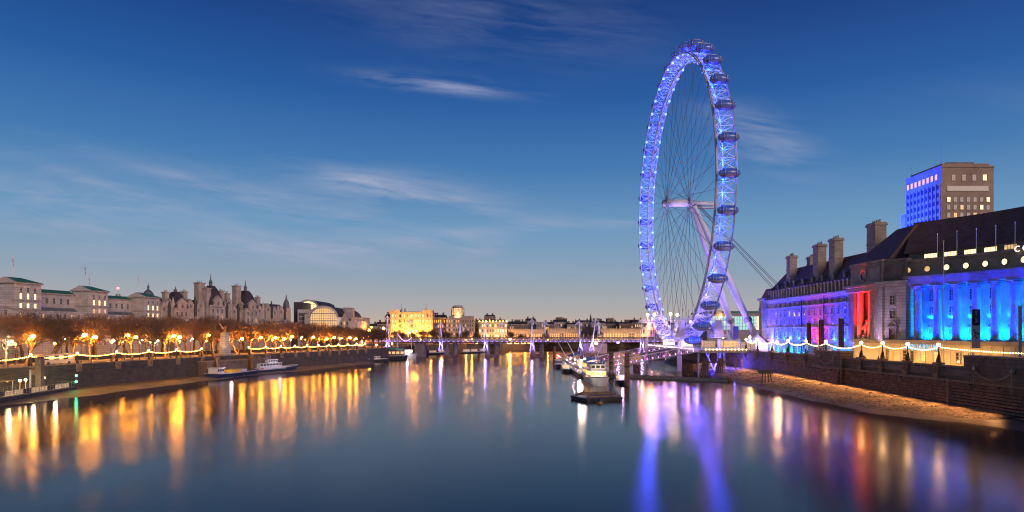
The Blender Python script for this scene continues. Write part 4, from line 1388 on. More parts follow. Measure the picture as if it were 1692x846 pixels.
# ------------------------------------------------------------------ far riverside blocks
def block(name, label, x0, x1, yt, Y, depth=20, m='stone_far', cols=6, rows=4, lit=.3, lm='lit_dim', group=None, roof='slate', base=None, cat='building', rtop=None, ww=None, win_m='stone_plain', zb=None):
    z0 = TOPL if base is None else base
    a, b_, zt = X(x0, Y), X(x1, Y), Z(yt, Y)
    t = thing(name, label, cat, (a, Y, z0), 0, group)
    w, h = b_ - a, zt - z0
    MB().box(0, w, 0, depth, 0, h).build('wall', m, t)
    q = MB(); q.box(-.4, w + .4, -.4, depth, h, h + .6); q.box(-.15, w + .15, -.2, 0, h * .5, h * .5 + .4); q.build('cornice', win_m, t)
    if rtop:
        q = MB(); rh = Z(rtop, Y) - zt; q.hip(0, w, 0, depth, h + .6, h + .6 + rh, w * .06, w * .06, depth * .3, depth * .3)
        r_ = q.build('roof', roof, t)
        q = MB()
        for i in range(max(2, int(w / 9))):
            xx = w * (i + .5) / max(2, int(w / 9)); q.box(xx - .7, xx + .7, depth * .35, depth * .35 + 1.2, h + .6 + rh * .5, h + 1.6 + rh * 1.35)
        q.build('chimney', 'brick', r_)
    random.seed(hash_(name + str(x0)))
    ww_ = ww or w / cols * .42
    hh = h / rows * .5
    for r_ in range(rows):
        for c in range(cols):
            z = h - (r_ + .82) * h / rows
            if z < h * .0: continue
            window(t, w * (c + .5) / cols, 0, z, round(ww_, 1), round(hh, 1), frame=win_m, pane=lm if random.random() < lit else 'pane', cols=2, rows=2)
    return t
def hash_(s):
    v = 7
    for c in s: v = (v * 31 + ord(c)) % 1000003
    return v
# golden floodlit hotel
HY = 520
g = block('floodlit_hotel', 'grand riverside hotel floodlit all over in golden yellow light', 645, 715, 517, HY, 24, 'stone_plain', 11, 6, .55, 'lit', rtop=None)
hw_ = X(715, HY) - X(645, HY); hh_ = Z(517, HY) - TOPL
for k in range(8): MB().box(k * (hw_ - 1.6) / 7 , k * (hw_ - 1.6) / 7 + 1.6, -.8, 0, 0, hh_ + .5).build('pilaster', 'stone_plain', g)
q = MB(); q.box(0, 7.5, -1, 8, hh_ + .6, hh_ + 2.3); q.box(hw_ - 8, hw_, -1, 8, hh_ + .6, hh_ + 2.3); q.box(11, hw_ - 12, 4, 12, hh_ + .6, hh_ + 1.2)
q.build('roof_pavilion', 'stone_plain', g)
for p in (663, 668.5, 703.5):
    x = X(p, HY) - X(645, HY)
    q = MB(); q.lathe([(.7, hh_ + .6), (.5, hh_ + 3.4), (.15, hh_ + 3.6), (.1, hh_ + (7.5 if p != 668.5 else 4.8))], (x, 2, 0), 8); q.build('finial', 'stone_plain', g)
for k in range(8):
    lamp('SPOT', g, (hw_ * (k + .5) / 8, -7, 1), 48000, (1, .40, .04), 1, (hw_ * (k + .5) / 8, 0, 17), R(85), 'facade_floodlight')
# domed office with the drum
t = block('drum_topped_office', 'broad stone office with a cylindrical drum rising from its roof', 737, 783, 527, 520, 26, 'stone_far', 12, 6, .3, 'lit_dim')
bx = X(755, 520) - X(737, 520); hz = Z(527, 520) - TOPL
q = MB(); q.box(2, 21, 2, 14, hz + .6, hz + 2.4); q.build('setback_storey', 'stone_plain', t)
q = MB(); q.lathe([(4.9, hz + 2.4), (4.9, hz + 8.0), (5.2, hz + 8.1), (5.2, hz + 8.7), (4.4, hz + 9.0), (4.2, hz + 10.0), (2.5, hz + 10.8)], (bx, 8, 0), 24); q.build('drum', 'stone_plain', t)
for i in range(18):
    q = MB(); a = 2 * PI * i / 18; q.tube((bx + 5.0 * math.cos(a), 8 + 5.0 * math.sin(a), hz + 2.6), (bx + 5.0 * math.cos(a), 8 + 5.0 * math.sin(a), hz + 7.8), .28, n=6)
    q.build('drum_column', 'stone_plain', t)
lamp('SPOT', t, (bx + 1, -4, hz + 1.0), 14000, (1, .62, .25), .5, (bx, 4, hz + 5.5), R(70), 'drum_floodlight')
block('orange_lit_block', 'brick riverside block glowing orange between the golden hotel and the drum', 716, 736, 526, 530, 20, 'brick', 6, 5, .5, 'lit_amber', rtop=521)
t = block('floodlit_mansion', 'mansion with a row of roof lamps and cream floodlit front', 791, 838, 533, 530, 24, 'stone_plain', 11, 4, .4, 'lit', rtop=529)
for k in range(6): lamp('SPOT', t, (2 + k * 3.9, -6, .5), 9000, (1, .52, .13), 1, (2 + k * 3.9, 0, 12), R(90), 'facade_floodlight')
for k in range(9): MB().ball((.6 + k * 2.7, -.3, Z(533, 530) - TOPL + 1.0), .32, 6, 4).build('roof_lamp', 'bulb_far', t)
D = [  # x0 x1 ytop Y material cols rows lit roofy label
 (-60, 5, 545, 300, 'stone_far', 8, 3, .2, None, 'low range of stone offices at the left edge behind the trees'),
 (580, 596, 541, 470, 'stone_far', 5, 3, .3, 538, 'low terrace house right of the station arches'),
 (594, 602, 526, 480, 'stone_pale', 3, 5, .2, None, 'narrow pale tower block just right of the station'),
 (601, 622, 540, 500, 'stone_far', 7, 3, .4, 536, 'dull terrace with pitched roof beyond the pale tower block'),
 (620, 640, 537, 505, 'brick', 6, 3, .35, 533, 'brown brick terrace left of the golden hotel'),
 (636, 646, 524, 540, 'stone_dark', 3, 5, .2, 520, 'dark tall block touching the left end of golden hotel'),
 (783, 795, 533, 560, 'stone_dark', 4, 4, .3, 530, 'dark narrow block left of the cream mansion'),
 (800, 818, 524, 610, 'stone_dark', 5, 5, .15, 521, 'dark block rising behind the cream mansion'),
 (838, 872, 537, 590, 'stone_dark', 9, 4, .25, 532, 'long dark roofed block right of the cream mansion'),
 (868, 886, 531, 610, 'stone_dark', 6, 5, .2, 527, 'dark bulky block behind the third bridge mast'),
 (886, 898, 533, 600, 'stone_plain', 4, 4, .5, None, 'small cream block with glowing windows'),
 (898, 916, 537, 600, 'stone_dark', 6, 3, .25, 533, 'sooty terrace right of the small cream block'),
 (914, 938, 533, 620, 'stone_pale', 8, 4, .15, 529, 'pale stone office with a long plain front'),
 (937, 952, 537, 610, 'stone_far', 5, 3, .5, 534, 'stone house with a bright lamp on its roof'),
 (952, 978, 533, 640, 'stone_far', 8, 4, .35, 530, 'stone block in front of the distant church spire'),
 (977, 1001, 535, 620, 'stone_far', 8, 3, .3, 531, 'stepped stone block under two dark roof boxes'),
 (1000, 1024, 536, 640, 'stone_dark', 7, 3, .3, 532, 'dark stepped block near the leaning bridge mast'),
 (1023, 1046, 536, 630, 'brick', 7, 4, .35, 533, 'brick block with small flat towers'),
 (1045, 1066, 534, 650, 'stone_dark', 6, 4, .3, 529, 'dark tower cluster left of the wheel'),
 (1064, 1100, 538, 660, 'stone_far', 9, 3, .3, 535, 'stone row seen through the wheel rim at left'),
 (1098, 1140, 537, 640, 'stone_far', 9, 3, .3, 534, 'stone row seen between the wheel legs and rim'),
 (1138, 1185, 534, 600, 'stone_dark', 9, 4, .3, None, 'dark block seen behind the boarding deck'),
]
for x0, x1, yt, Y, m, c, r_, lit, ry, lab in D:
    block('city_block', lab, x0, x1, yt, Y, 18, m, c, r_, lit, random.choice(['lit_dim', 'lit_dim', 'lit_soft', 'lit_amber']), 'distant city blocks along the far bank', rtop=ry)
# long, low, warmly lit terraces in front of them (river level terraces of the great palace)
for x0, x1, yt, lab in ((840, 900, 545, 'low lit terrace along the far bank, left one'), (905, 958, 544, 'low lit terrace along the far bank, behind the tall mast'), (988, 1062, 544, 'long golden lit terrace along the far bank left of the wheel')):
    t = block('riverside_terrace', lab, x0, x1, yt, 585, 10, 'stone_plain', 16, 1, .8, 'lit_dim', 'lit terraces on the far bank')
    w = X(x1, 585) - X(x0, 585)
    for k in range(4): lamp('SPOT', t, (w * (k + .5) / 4, -7, .6), 3000 if x0 < 980 else 7000, (1, .50, .18), 1, (w * (k + .5) / 4, 0, 6), R(110), 'terrace_floodlight')
for p, yt, Y, lab in ((976, 518, 700, 'thin dark church spire rising above the far skyline'), (951, 527, 700, 'small dark spire near the tall bridge mast')):
    t = thing('church_spire', lab, 'church', (X(p, Y), Y, TOPL)); h = Z(yt, Y) - TOPL
    MB().box(-2.5, 2.5, -2.5, 2.5, 0, h * .6).build('tower', 'stone_dark', t)
    MB().lathe([(2.2, h * .6), (1.2, h * .78), (.1, h)], n=8).build('spire', 'slate', t)
# rooftop boxes
for x0, x1, yt, Y in ((921, 929, 525, 640), (928, 937, 527, 640), (1003, 1012, 527, 660), (1006, 1014, 526, 700), (1034, 1042, 529, 660), (981, 992, 527, 640), (850, 860, 529, 620)):
    block('plant_tower', 'flat dark roof tower, %s' % {921: 'above the pale plain office', 928: 'overlapping the pale office tower beside it', 1003: 'over the dark stepped block', 1006: 'just behind another flat tower', 1034: 'over the brick block', 981: 'right of the thin church spire', 850: 'over the long dark roofed block'}[x0], x0, x1, yt, Y, 8, 'stone_dark', 2, 4, .3, 'lit_dim', 'flat dark towers on the far skyline')
# ------------------------------------------------------------------ the concert hall beyond the wheel
ch_ = thing('concert_hall', 'modern concert hall with glowing teal and amber glass front behind the wheel legs', 'building', (X(1172, 430), 430, TOPR))
w = X(1290, 430) - X(1172, 430)
q = MB(); q.box(0, w, 4, 40, 0, Z(524, 430) - TOPR); q.build('wall', 'concrete', ch_)
q = MB(); z = Z(545, 430) - TOPR; q.box(-2, w, -2, 3.9, 0, z); q.box(-2, w, -2, 3.9, Z(522, 430) - TOPR, Z(518, 430) - TOPR); q.build('terrace_slab', 'concrete', ch_)
q = MB(); q.box(-1, w, -1, 40, Z(517.9, 430) - TOPR, Z(514, 430) - TOPR); q.build('roof', 'copper', ch_)
n = 26
for i in range(n):
    a, e = w * i / n, w * (i + 1) / n
    MB().box(a + .12, e - .12, -.5, -.4, z + .1, Z(523, 430) - TOPR).build('glazed_panel', 'lit_teal' if i < 16 else ('lit' if i % 2 else 'lit_teal'), ch_)
q = MB()
for i in range(n + 1): q.box(w * i / n - .12, w * i / n + .12, -.8, -.3, z, Z(522.5, 430) - TOPR)
for k in (1, 2, 3): q.box(0, w, -.65, -.52, z + k * 2.1, z + k * 2.1 + .2)
q.build('mullion', 'steel_grey', ch_)
q = MB(); q.box(X(1180, 430) - X(1172, 430), X(1190, 430) - X(1172, 430), -4, 3, Z(520, 430) - TOPR, Z(513, 430) - TOPR); q.build('roof_cabin', 'stone_plain', ch_)
MB().ball((X(1187, 430) - X(1172, 430), -4.5, Z(523, 430) - TOPR), .8).build('cabin_lamp', 'bulb_far', ch_)

# ------------------------------------------------------------------ bare plane trees
def tree_mesh(seed, H, wide=1.0, dens=1.0):
    rnd = random.Random(seed)
    tr = MB(); tw = MB()
    def sliver(p, q, r):
        d = (q - p); a = d.orthogonal().normalized() * r
        b = d.cross(a).normalized() * r
        tw.add([p + a, p - a, q], [(0, 1, 2)]); tw.add([p + b, p - b, q], [(0, 1, 2)])
    def grow(p, d, L, r, lvl):
        n = 3 if lvl < 2 else 2
        pts = [p]
        for i in range(n):
            d = (d + Vector((rnd.gauss(0, .13), rnd.gauss(0, .13), rnd.gauss(.04, .08)))).normalized()
            pts.append(pts[-1] + d * (L / n))
        for i in range(n):
            r0, r1 = r * (1 - .35 * i / n), r * (1 - .35 * (i + 1) / n)
            if lvl <= 2: tr.tube(pts[i], pts[i + 1], r0, r1, 6 if lvl == 0 else 4, False)
            else: sliver(pts[i], pts[i] + (pts[i + 1] - pts[i]) * 1.25, max(r0, .038))
        if lvl == 5:
            for _ in range(3):
                dd = (d + Vector((rnd.gauss(0, .6), rnd.gauss(0, .6), rnd.gauss(-.05, .45)))).normalized()
                sliver(pts[rnd.randint(0, n)], pts[-1] + dd * L * rnd.uniform(.8, 1.9), .036)
            return
        k = (5, 4, 4, 4, 2)[lvl]
        for j in range(k):
            a = 2 * PI * (j + rnd.random()) / k
            sp = (.55, .75, .8, .85, .9)[lvl] * rnd.uniform(.7, 1.25) * wide
            o = d.orthogonal().normalized(); o2 = d.cross(o)
            dd = (d + (o * math.cos(a) + o2 * math.sin(a)) * sp + Vector((0, 0, .14))).normalized()
            at_ = pts[-1] if (j == 0 or lvl == 0) else pts[rnd.randint(1, n)]
            grow(at_, dd, L * rnd.uniform(.66, .86) * (.82 if lvl == 0 else 1), r * .58, lvl + 1)
    grow(Vector((0, 0, 0)), Vector((0, 0, 1)), H * .27, H * .026, 0)
    return tr.mesh('trunk', 'bark', True), tw.mesh('crown', 'twig')
TM = [tree_mesh(s, 15.0, w) for s, w in ((3, 1.0), (8, 1.1), (14, .9), (21, 1.05))]
random.seed(11)
rows = [(10.5, 7.4, 150, 398, 1.10), (24.5, 8.4, 158, 400, 1.16), (36, 13.5, 172, 405, 1.18)]
rname = ['front', 'middle', 'back']
for ri, (off, stp, y0, y1, s) in enumerate(rows):
    y = y0; i = 0
    while y < y1:
        nm = ORD[i] if i < len(ORD) else 'last'
        t = thing('plane_tree', 'bare winter plane tree, %s from the left in the %s row along the embankment' % (nm, rname[ri]), 'tree',
                  (lb_x(y) - off + random.uniform(-1, 1), y, TOPL + .13), random.uniform(0, 6.28), 'plane trees along the left bank')
        tm = TM[(i * 3 + ri) % 4]
        k = s * random.uniform(.88, 1.10) * (1 - .14 * max(0, (y - 250) / 150))
        t.scale = (k * 1.05, k * 1.05, k)
        put('trunk', tm[0], t); put('crown', tm[1], t)
        y += stp * random.uniform(.85, 1.15); i += 1
# trees in the gardens between the blocks further round the bend
for i, (p, Y, s) in enumerate(((600, 440, .8), (612, 452, .9), (622, 446, .75), (634, 470, .85), (652, 490, .9), (664, 486, .8), (682, 488, .75), (700, 492, .95), (716, 494, 1.0), (727, 498, .9), (741, 500, .8), (762, 502, .8), (772, 505, .9), (784, 505, .8), (845, 560, .8), (862, 560, .7), (903, 565, .7), (968, 560, 1.1), (975, 562, 1.2), (985, 560, 1.0), (1070, 565, .9))):
    t = thing('garden_tree', 'bare garden tree, %s from the left among those beyond the river bend' % ORD[i], 'tree', (X(p, Y), Y, TOPL), i * 1.3, 'trees beyond the river bend')
    t.scale = (s,) * 3
    put('trunk', TM[i % 4][0], t); put('crown', TM[i % 4][1], t)

# ------------------------------------------------------------------ street lamps on the left bank road
pole = MB().lathe([(.22, 0), (.16, .4), (.11, .6), (.07, 6.6)], n=7)
pole.tube((0, 0, 6.6), (.9, 0, 7.1), .05, n=5)
pm = pole.mesh('post', 'iron')
headm = MB().ball((1.0, 0, 7.0), .62, 8, 6, sz=.7).mesh('lantern', 'sodium')
headw = MB().ball((1.0, 0, 7.0), .30, 8, 6, sz=.7).mesh('lantern', 'white_l')
SL = [(54, 556, 1), (108, 560, 0), (140, 553, 1), (157, 557, 1), (211, 554, 1), (224, 557, 1), (287, 555, 1), (297, 557, 1), (345, 554, 1), (376, 556, 1), (431, 558, 1), (455, 558, 1),
      (483, 556, 1), (500, 557, 0), (518, 557, 1), (540, 560, 1), (552, 558, 1), (565, 559, 0), (578, 558, 1), (588, 560, 1), (262, 563, 0), (189, 563, 0), (236, 562, 0), (319, 560, 0), (400, 560, 1), (470, 560, 1), (20, 564, 2)]
for i, (p, y, w) in enumerate(sorted(SL)):
    bk = bank_at(p)
    k_ = (p - 846) / FOC
    off = 6.0 if w else 8
    lo, hi = 100, 420
    for _ in range(40):
        m_ = (lo + hi) / 2
        if k_ * m_ < lb_x(m_) - off: hi = m_
        else: lo = m_
        # sight line moves left faster than the bank
    Y = None
    yy0 = 100.0
    while yy0 < 430:
        if k_ * yy0 - (lb_x(yy0) - off) < 0:
            Y = yy0; break
        yy0 += .25
    if Y is None: Y = 400
    xx = k_ * Y
    zt = Z(y, Y)
    t = thing('street_lamp', ('tall orange street lamp, %s from the left on the embankment road' if w == 1 else 'white street lamp, %s lamp from the left on the embankment road') % ORD[i], 'street lamp', (xx, Y, TOPL), 0, 'street lamps on the left bank')
    s = (zt - TOPL) / 7.0
    t.scale = (1, 1, s)
    put('post', pm, t, (-1, 0, 0))
    put('lantern', headm if w == 1 else headw, t, (-1, 0, 7.0 * (1 - 1 / s)), (0, 0, 0), (1.0 if w else .8, 1.0, 1 / s))
    # the head throws its light back over the road and into the trees
    lamp('SPOT', t, (-.5, 0, 6.5), 21000 if w == 1 else (9000 if w == 2 else 4000), (1, .33, .035) if w == 1 else (1, .80, .5), .3, (-8, 1.0, 6.0), R(150), blend=.5)
y = 152; i = 0  # second lamp row, added to backlight the front trees
while y < 392:
    t = thing('tree_fill_lamp', 'short added amber lamp behind the front row of plane trees, %s from the left' % ORD[i], 'street lamp', (lb_x(y) - 18.5, y, TOPL), 0, 'added lamps behind the front trees')
    MB().lathe([(.16, 0), (.1, .5), (.07, 5.4)], n=6).build('post', 'iron', t)
    MB().ball((0, 0, 5.6), .32, 8, 6).build('lantern', 'sodium', t)
    lamp('SPOT', t, (0, 0, 4.6), 19000, (1, .34, .04), .5, (0, 0, 12), R(172), blend=.3)
    lamp('SPOT', t, (0, 0, 6.3), 3500, (1, .36, .045), .3, (0, 0, 0), R(125))
    y += 12.3; i += 1
for i, (p, y, Y) in enumerate(((610, 546, 415), (634, 543, 430), (608, 558, 420), (631, 557, 430), (614, 541, 440), (682, 547, 470), (688, 547, 475), (843, 566, 575), (841, 559, 578), (868, 562, 575), (622, 570, 418), (648, 568, 440), (600, 565, 410), (695, 569, 500), (712, 569, 505), (730, 570, 510), (770, 568, 520), (905, 562, 570), (780, 560, 520))):
    t = thing('quay_lamp', 'orange quay lamp on a pole, %s nearest the camera round the river bend' % ORD[i], 'street lamp', (X(p, Y), Y, TOPL), 0, 'lamps round the river bend')
    big = i in (0, 1, 7)
    h = Z(y, Y) - TOPL
    if h < 1: h = 3.0
    MB().tube((0, 0, 0), (0, 0, h), .12, n=5).build('post', 'iron', t)
    MB().ball((0, 0, h + .1), .75 if big else .42, 8, 6).build('lantern', 'sodium', t)
    lamp('POINT', t, (0, -1.2, h), 7000 if big else 2600, (1, .34, .04), .3)


# ------------------------------------------------------------------ railway bridge with the masts of its two footbridges
BY = 412.0
bridge = thing('railway_bridge', 'low dark truss railway bridge on stone piers, flanked by lilac lit footbridges', 'bridge', (0, BY, 0))
bx0, bx1 = X(600, BY), X(1125, BY)
zt_, zb_ = 12.3, 8.6
MB().box(bx0, bx1, 5, 13, zb_ + .8, zb_ + 1.8).build('deck', 'steel_grey', bridge)
q = MB()
for y in (5, 13):
    q.box(bx0, bx1, y - .25, y + .25, zt_ - .5, zt_); q.box(bx0, bx1, y - .25, y + .25, zb_, zb_ + .6)
    x = bx0
    while x < bx1 - 3:
        q.beam((x, y, zb_ + .4), (x + 3, y, zt_ - .3), .3, .3); q.beam((x + 3, y, zb_ + .4), (x, y, zt_ - .3), .3, .3); q.box(x - .15, x + .15, y - .2, y + .2, zb_, zt_)
        x += 3
q.build('truss', 'timber', bridge)
piers = [740, 809, 885]
for y0_, nm in ((-1.0, 'near'), (16.5, 'far')):
    q = MB(); q.box(bx0 - 3, bx1, y0_, y0_ + 3.2, zb_ + 1.0, zb_ + 1.5); q.build('footbridge_deck', 'steel_grey', bridge)
    q = MB(); q.box(bx0 - 3, bx1, y0_, y0_ + .06, zb_ + 2.45, zb_ + 2.6)
    x = bx0
    while x < bx1: q.box(x, x + .08, y0_, y0_ + .06, zb_ + 1.5, zb_ + 2.5); x += 1.5
    q.build('railing', 'steel', bridge)
dl = MB().box(-.5, .5, -.12, .12, -.1, .1).mesh('deck_lamp', 'violet_l')
x = bx0 + 8
while x < bx1: put('deck_lamp', dl, bridge, (x, -1.15, zb_ + 1.25)); x += 3
for p in piers:
    for dx_ in (-1.3, 4.0):
        q = MB(); q.lathe([(1.75, -3), (1.75, 1.2), (1.5, 1.4), (1.4, zb_ + .6), (1.7, zb_ + .8)], (X(p, BY) + dx_, 6, 0), 14)
        q.build('pier', 'stone_dark', bridge, True)
    q = MB(); q.box(X(p, BY) - 3.0, X(p, BY) + 5.8, 2, 14, -3, 1.6); q.build('pier_base', 'timber', bridge)
for a, e, nm in ((960, 1004, ''), (1078, 1100, ''), (684, 700, '')):
    q = MB(); q.box(X(a, BY), X(e, BY), 2, 13, -3, zb_); q.build('pier', 'stone_dark', bridge)
q = MB(); q.box(X(957, BY), X(1008, BY), -1.8, 2, -3, 2.4); q.build('pier_base', 'timber', bridge)
# red-brown railway gable on the pier tower behind the leaning mast
def mast(p, ytop, near, lean=0.0, base_y=None):
    Yb = BY - 1.4 if near else BY + 20.2
    xb = X(p, Yb); h = Z(ytop, Yb)
    t = thing('bridge_mast', 'x', 'mast', (xb, Yb, 0), 0, 'white cable masts of the footbridges')
    z0 = 3.0 if near else 4.0
    if base_y: z0 = Z(base_y, Yb)
    top = Vector((lean, 0, h))
    if lean or base_y:
        MB().tube((0, 0, z0), top, .38, .2, 8).build('mast_leg', 'steel', t)
    else:
        MB().tube((-.9, 0, z0), top, .22, .15, 8).build('mast_leg', 'steel', t)
        MB().tube((1.3, 0, z0 + 3), top, .20, .13, 8).build('mast_leg', 'steel', t)
    # fan of stays at the top, like an umbrella
    for k in range(7):
        u = -1 + k / 3
        q = MB(); q.tube(top, top + Vector((u * 3.3, 0, -2.4 - abs(u) * 1.1)), .09, n=4); q.build('stay', 'steel', t)
    for k in range(6):
        u = (-1, -.62, -.3, .3, .62, 1)[k]
        MB().tube(top, (u * 12.5, .3, zb_ + 1.6), .035, n=3).build('deck_cable', 'cable', t)
    MB().tube(top, top + Vector((0, 0, 1.4)), .06, n=4).build('tip', 'steel', t)
    if near:
        q = MB(); q.beam((0, .3, zb_ + .6), (-1.6, .5, 3.8), .3, .3); q.beam((0, .3, zb_ + .6), (1.6, .5, 3.8), .3, .3); q.beam((-1.6, .5, 3.8), (1.6, .5, 5.8), .22, .22); q.build('brace', 'steel', t)
        lamp('SPOT', t, (0, -3, zb_ + 1), 10000, (.34, .28, 1), .4, (lean * .6, 0, h), R(48), 'mast_floodlight')
        lamp('POINT', t, (0, -1.5, zb_ - 1.5), 2600, (.30, .20, 1), .3, name='deck_floodlight')
    else:
        lamp('SPOT', t, (0, -2.6, zb_ + 2), 6000, (.42, .36, 1), .4, (0, 0, h), R(50), 'mast_floodlight')
    return t
ms = [(640, 522, 1), (728, 533, 1), (802, 531, 1), (879, 527, 1), (959, 530, 1, -.8, 575), (978, 526, 1, 2.4, 572), (1060, 527, 1), (676, 528, 0), (760, 535, 0), (829, 532, 0), (900, 530, 0), (989, 532, 0)]
lbn = {640: 'leftmost white mast of the near footbridge, over the moored boats', 728: 'near footbridge mast in front of the left stone pier pair', 802: 'near footbridge mast in front of the middle stone pier pair',
       879: 'near footbridge mast at the right stone pier pair', 959: 'bright upright mast rising left of the broad bridge pier', 978: 'bright leaning mast on the broad bridge pier', 1060: 'white umbrella-topped mast just left of the wheel',
       676: 'far footbridge mast in front of the golden hotel', 760: 'far footbridge mast below the stone drum', 829: 'far footbridge mast in front of the cream mansion', 900: 'far footbridge mast right of the right stone pier pair', 989: 'faint far footbridge mast right of the leaning mast'}
for m_ in ms:
    t = mast(*m_); t['label'] = lbn[m_[0]]
# bright lamp slung under the bridge
for p, y, c, lab in ((1021, 566, 'violet_l', 'violet white lamp fixed under the bridge deck at right'), (985, 567, 'bulb', 'amber lamp under the bridge deck beside the broad pier')):
    t = thing('bridge_lamp', lab, 'lamp', (X(p, BY - 2), BY - 2, Z(y, BY - 2)))
    MB().box(-.15, .15, -.1, .1, .3, 1.6).build('bracket', 'iron', t); MB().ball((0, -.1, 0), .7, 8, 6, sx=1.5).build('lantern', c, t)
    lamp('POINT', t, (0, -1.2, 0), 3000, (.5, .35, 1) if c == 'violet_l' else (1, .55, .15), .3)

# ------------------------------------------------------------------ boarding platform and restraint towers of the wheel
plat = thing('boarding_platform', 'raised boarding platform under the wheel with lilac railings and rows of lamps', 'platform', (0, 0, 0))
q = MB(); q.box(66.5, 84.1, 236, 330, 8.2, 8.7); q.box(66.2, 66.6, 235.7, 330, 7.9, 9.0); q.box(66.5, 84.1, 235.4, 236, 7.9, 8.9); q.build('deck', 'steel_grey', plat)
q = MB()
def railing(q, pts, h=1.15, step=1.5, r=.04):
    for a, e in zip(pts, pts[1:]):
        a, e = Vector(a), Vector(e); L = (e - a).length; n = max(1, int(L / step))
        for k in range(n + 1):
            p = a.lerp(e, k / n); q.tube(p, p + Vector((0, 0, h)), r, n=4)
        for z in (h, h * .66, h * .33): q.tube(a + Vector((0, 0, z)), e + Vector((0, 0, z)), r * .8, n=4)
railing(q, [(66.6, 326, 8.7), (66.6, 245, 8.7)], 1.3); railing(q, [(68.5, 236.2, 8.7), (84, 236.2, 8.7)], 1.3)
q.build('railing', 'steel', plat)
for (x, y) in ((67.5, 241), (76.0, 238), (79.5, 236.6), (81.5, 236.6)):
    MB().tube((x, y, -1), (x, y, 8.2), .32, n=8).build('steel_pile', 'bronze' if x > 79 else 'steel', plat)
q = MB(); q.tube((71.5, 246, 8), (74.5, 246, 1.5), .2, n=6); q.tube((77.5, 246, 8), (74.5, 246, 1.5), .2, n=6); q.tube((71.5, 247, 1.5), (78, 247, 1.5), .18, n=6); q.tube((73, 246, 8), (71.5, 246, 1.5), .18, n=6); q.tube((78, 246, 8), (79, 246, 1.5), .18, n=6); q.build('blue_brace', 'steel', plat)
lamp('POINT', plat, (75, 243, 3.4), 9000, (.05, .05, 1), .3, name='underdeck_light')
lamp('POINT', plat, (80.5, 240, 4.0), 2600, (.08, .08, 1), .3, name='underdeck_light')
bl = MB().ball((0, 0, 0), .16, 6, 4).mesh('deck_bulb', 'pink_l'); blw = MB().ball((0, 0, 0), .17, 6, 4).mesh('deck_bulb', 'bulb')
for k in range(46):
    put('deck_bulb', bl if k % 3 else blw, plat, (66.1, 326 - k * 1.85, 9.1))
for k in range(12): put('deck_bulb', blw, plat, (68.5 + k * 1.3, 235.3, 9.1))
for k in range(7): lamp('POINT', plat, (67.8, 322 - k * 13, 10.4), 380, (1, .55, .6), .3, name='deck_light')
# queue shelters, gates and machinery on the deck
def kiosk(x, y, w, d, h, lab, m='steel', pane='lit_dim', z=8.7):
    t = thing('ticket_kiosk', lab, 'kiosk', (x, y, z))
    MB().box(0, w, 0, d, 0, h * .3).build('counter', m, t)
    q = MB()
    for a in (0, w - .15):
        for e in (0, d - .15): q.box(a, a + .15, e, e + .15, h * .3, h)
    q.build('frame', 'steel_grey', t)
    MB().box(.05, w - .05, .03, d - .03, h * .3 + .003, h - .05).build('glazing', pane, t)
    MB().box(-.3, w + .3, -.3, d + .3, h, h + .18).build('roof', 'steel', t)
    return t
kiosk(72, 250, 4.5, 3, 3.2, 'small pink lit kiosk on the platform in front of the wheel foot', pane='lit_soft')
kiosk(77.5, 244, 5, 3, 3.4, 'glass kiosk with amber light near the land end of the platform', pane='lit_dim')
kiosk(69, 268, 4, 3, 3.0, 'bright kiosk below the near restraint tower', pane='lit')
kiosk(68, 296, 4.5, 4, 3.4, 'brightly lit kiosk halfway along the boarding platform', pane='lit')
kiosk(86, 251, 6, 4, 3.6, 'low ticket kiosk on the quay between the wheel legs', pane='lit_soft', z=7.8)
def tower(x, y, lab, land, m='steel', h=17.5, warm=False):
    t = thing('restraint_tower', lab, 'tower', (x, y, 0), 0, 'restraint towers at the foot of the wheel')
    MB().tube((0, 0, -1), (0, 0, h - 5), .95, .8, 10).build('column', m, t)
    q = MB(); s = 1 if land else -1
    # wedge-shaped head with walkways
    q.add([(-1.5, -1.8, h - 4.5), (1.5, -1.8, h - 4.5), (1.5, 1.8, h - 4.5), (-1.5, 1.8, h - 4.5), (-1.2 - s * 1.2, -1.6, h + 2.2), (1.2 - s * .6, -1.6, h + 2.6), (1.2 - s * .6, 1.6, h + .8), (-1.2 - s * 1.2, 1.6, h + .8)],
          [(0, 3, 2, 1), (4, 5, 6, 7), (0, 1, 5, 4), (1, 2, 6, 5), (2, 3, 7, 6), (3, 0, 4, 7)])
    q.build('head', m, t)
    q = MB()
    for z in (h - 4.4, h - 1.0, h + 2.4):
        q.box(-3.0, 3.0, -3.4, 3.4, z, z + .14)
        for a_ in (-2.6, 2.6):
            for e_ in (-3.0, 3.0): q.tube((a_, e_, h - 4.4), (a_ * .7, e_ * .7, z + 1.2), .1, n=4)
    railq = [(-3.2, -3.8), (3.2, -3.8), (3.2, 3.8), (-3.2, 3.8), (-3.2, -3.8)]
    for z in (h - 4.2, h - .8, h + 2.6): railing(q, [(a, e, z) for a, e in railq], 1.1, 1.3, .05)
    q.build('walkway', 'steel', t)
    q = MB()
    for k in range(5):
        q.tube((-s * 2.4, -2.5 + k * 1.2, h - 3 + k * .7), (-s * 4.2, -2.5 + k * 1.2, h - 2.2 + k * .7), .28, n=8)
        q.lathe([(.75, -.2), (.75, .2)], (-s * 4.4, -2.5 + k * 1.2, h - 2.2 + k * .7), 12)
    q.build('guide_roller', 'steel_grey', t)
    return t
t1 = tower(66.2, 263, 'near riverside restraint tower, lilac lit, left of the blue rim', False)
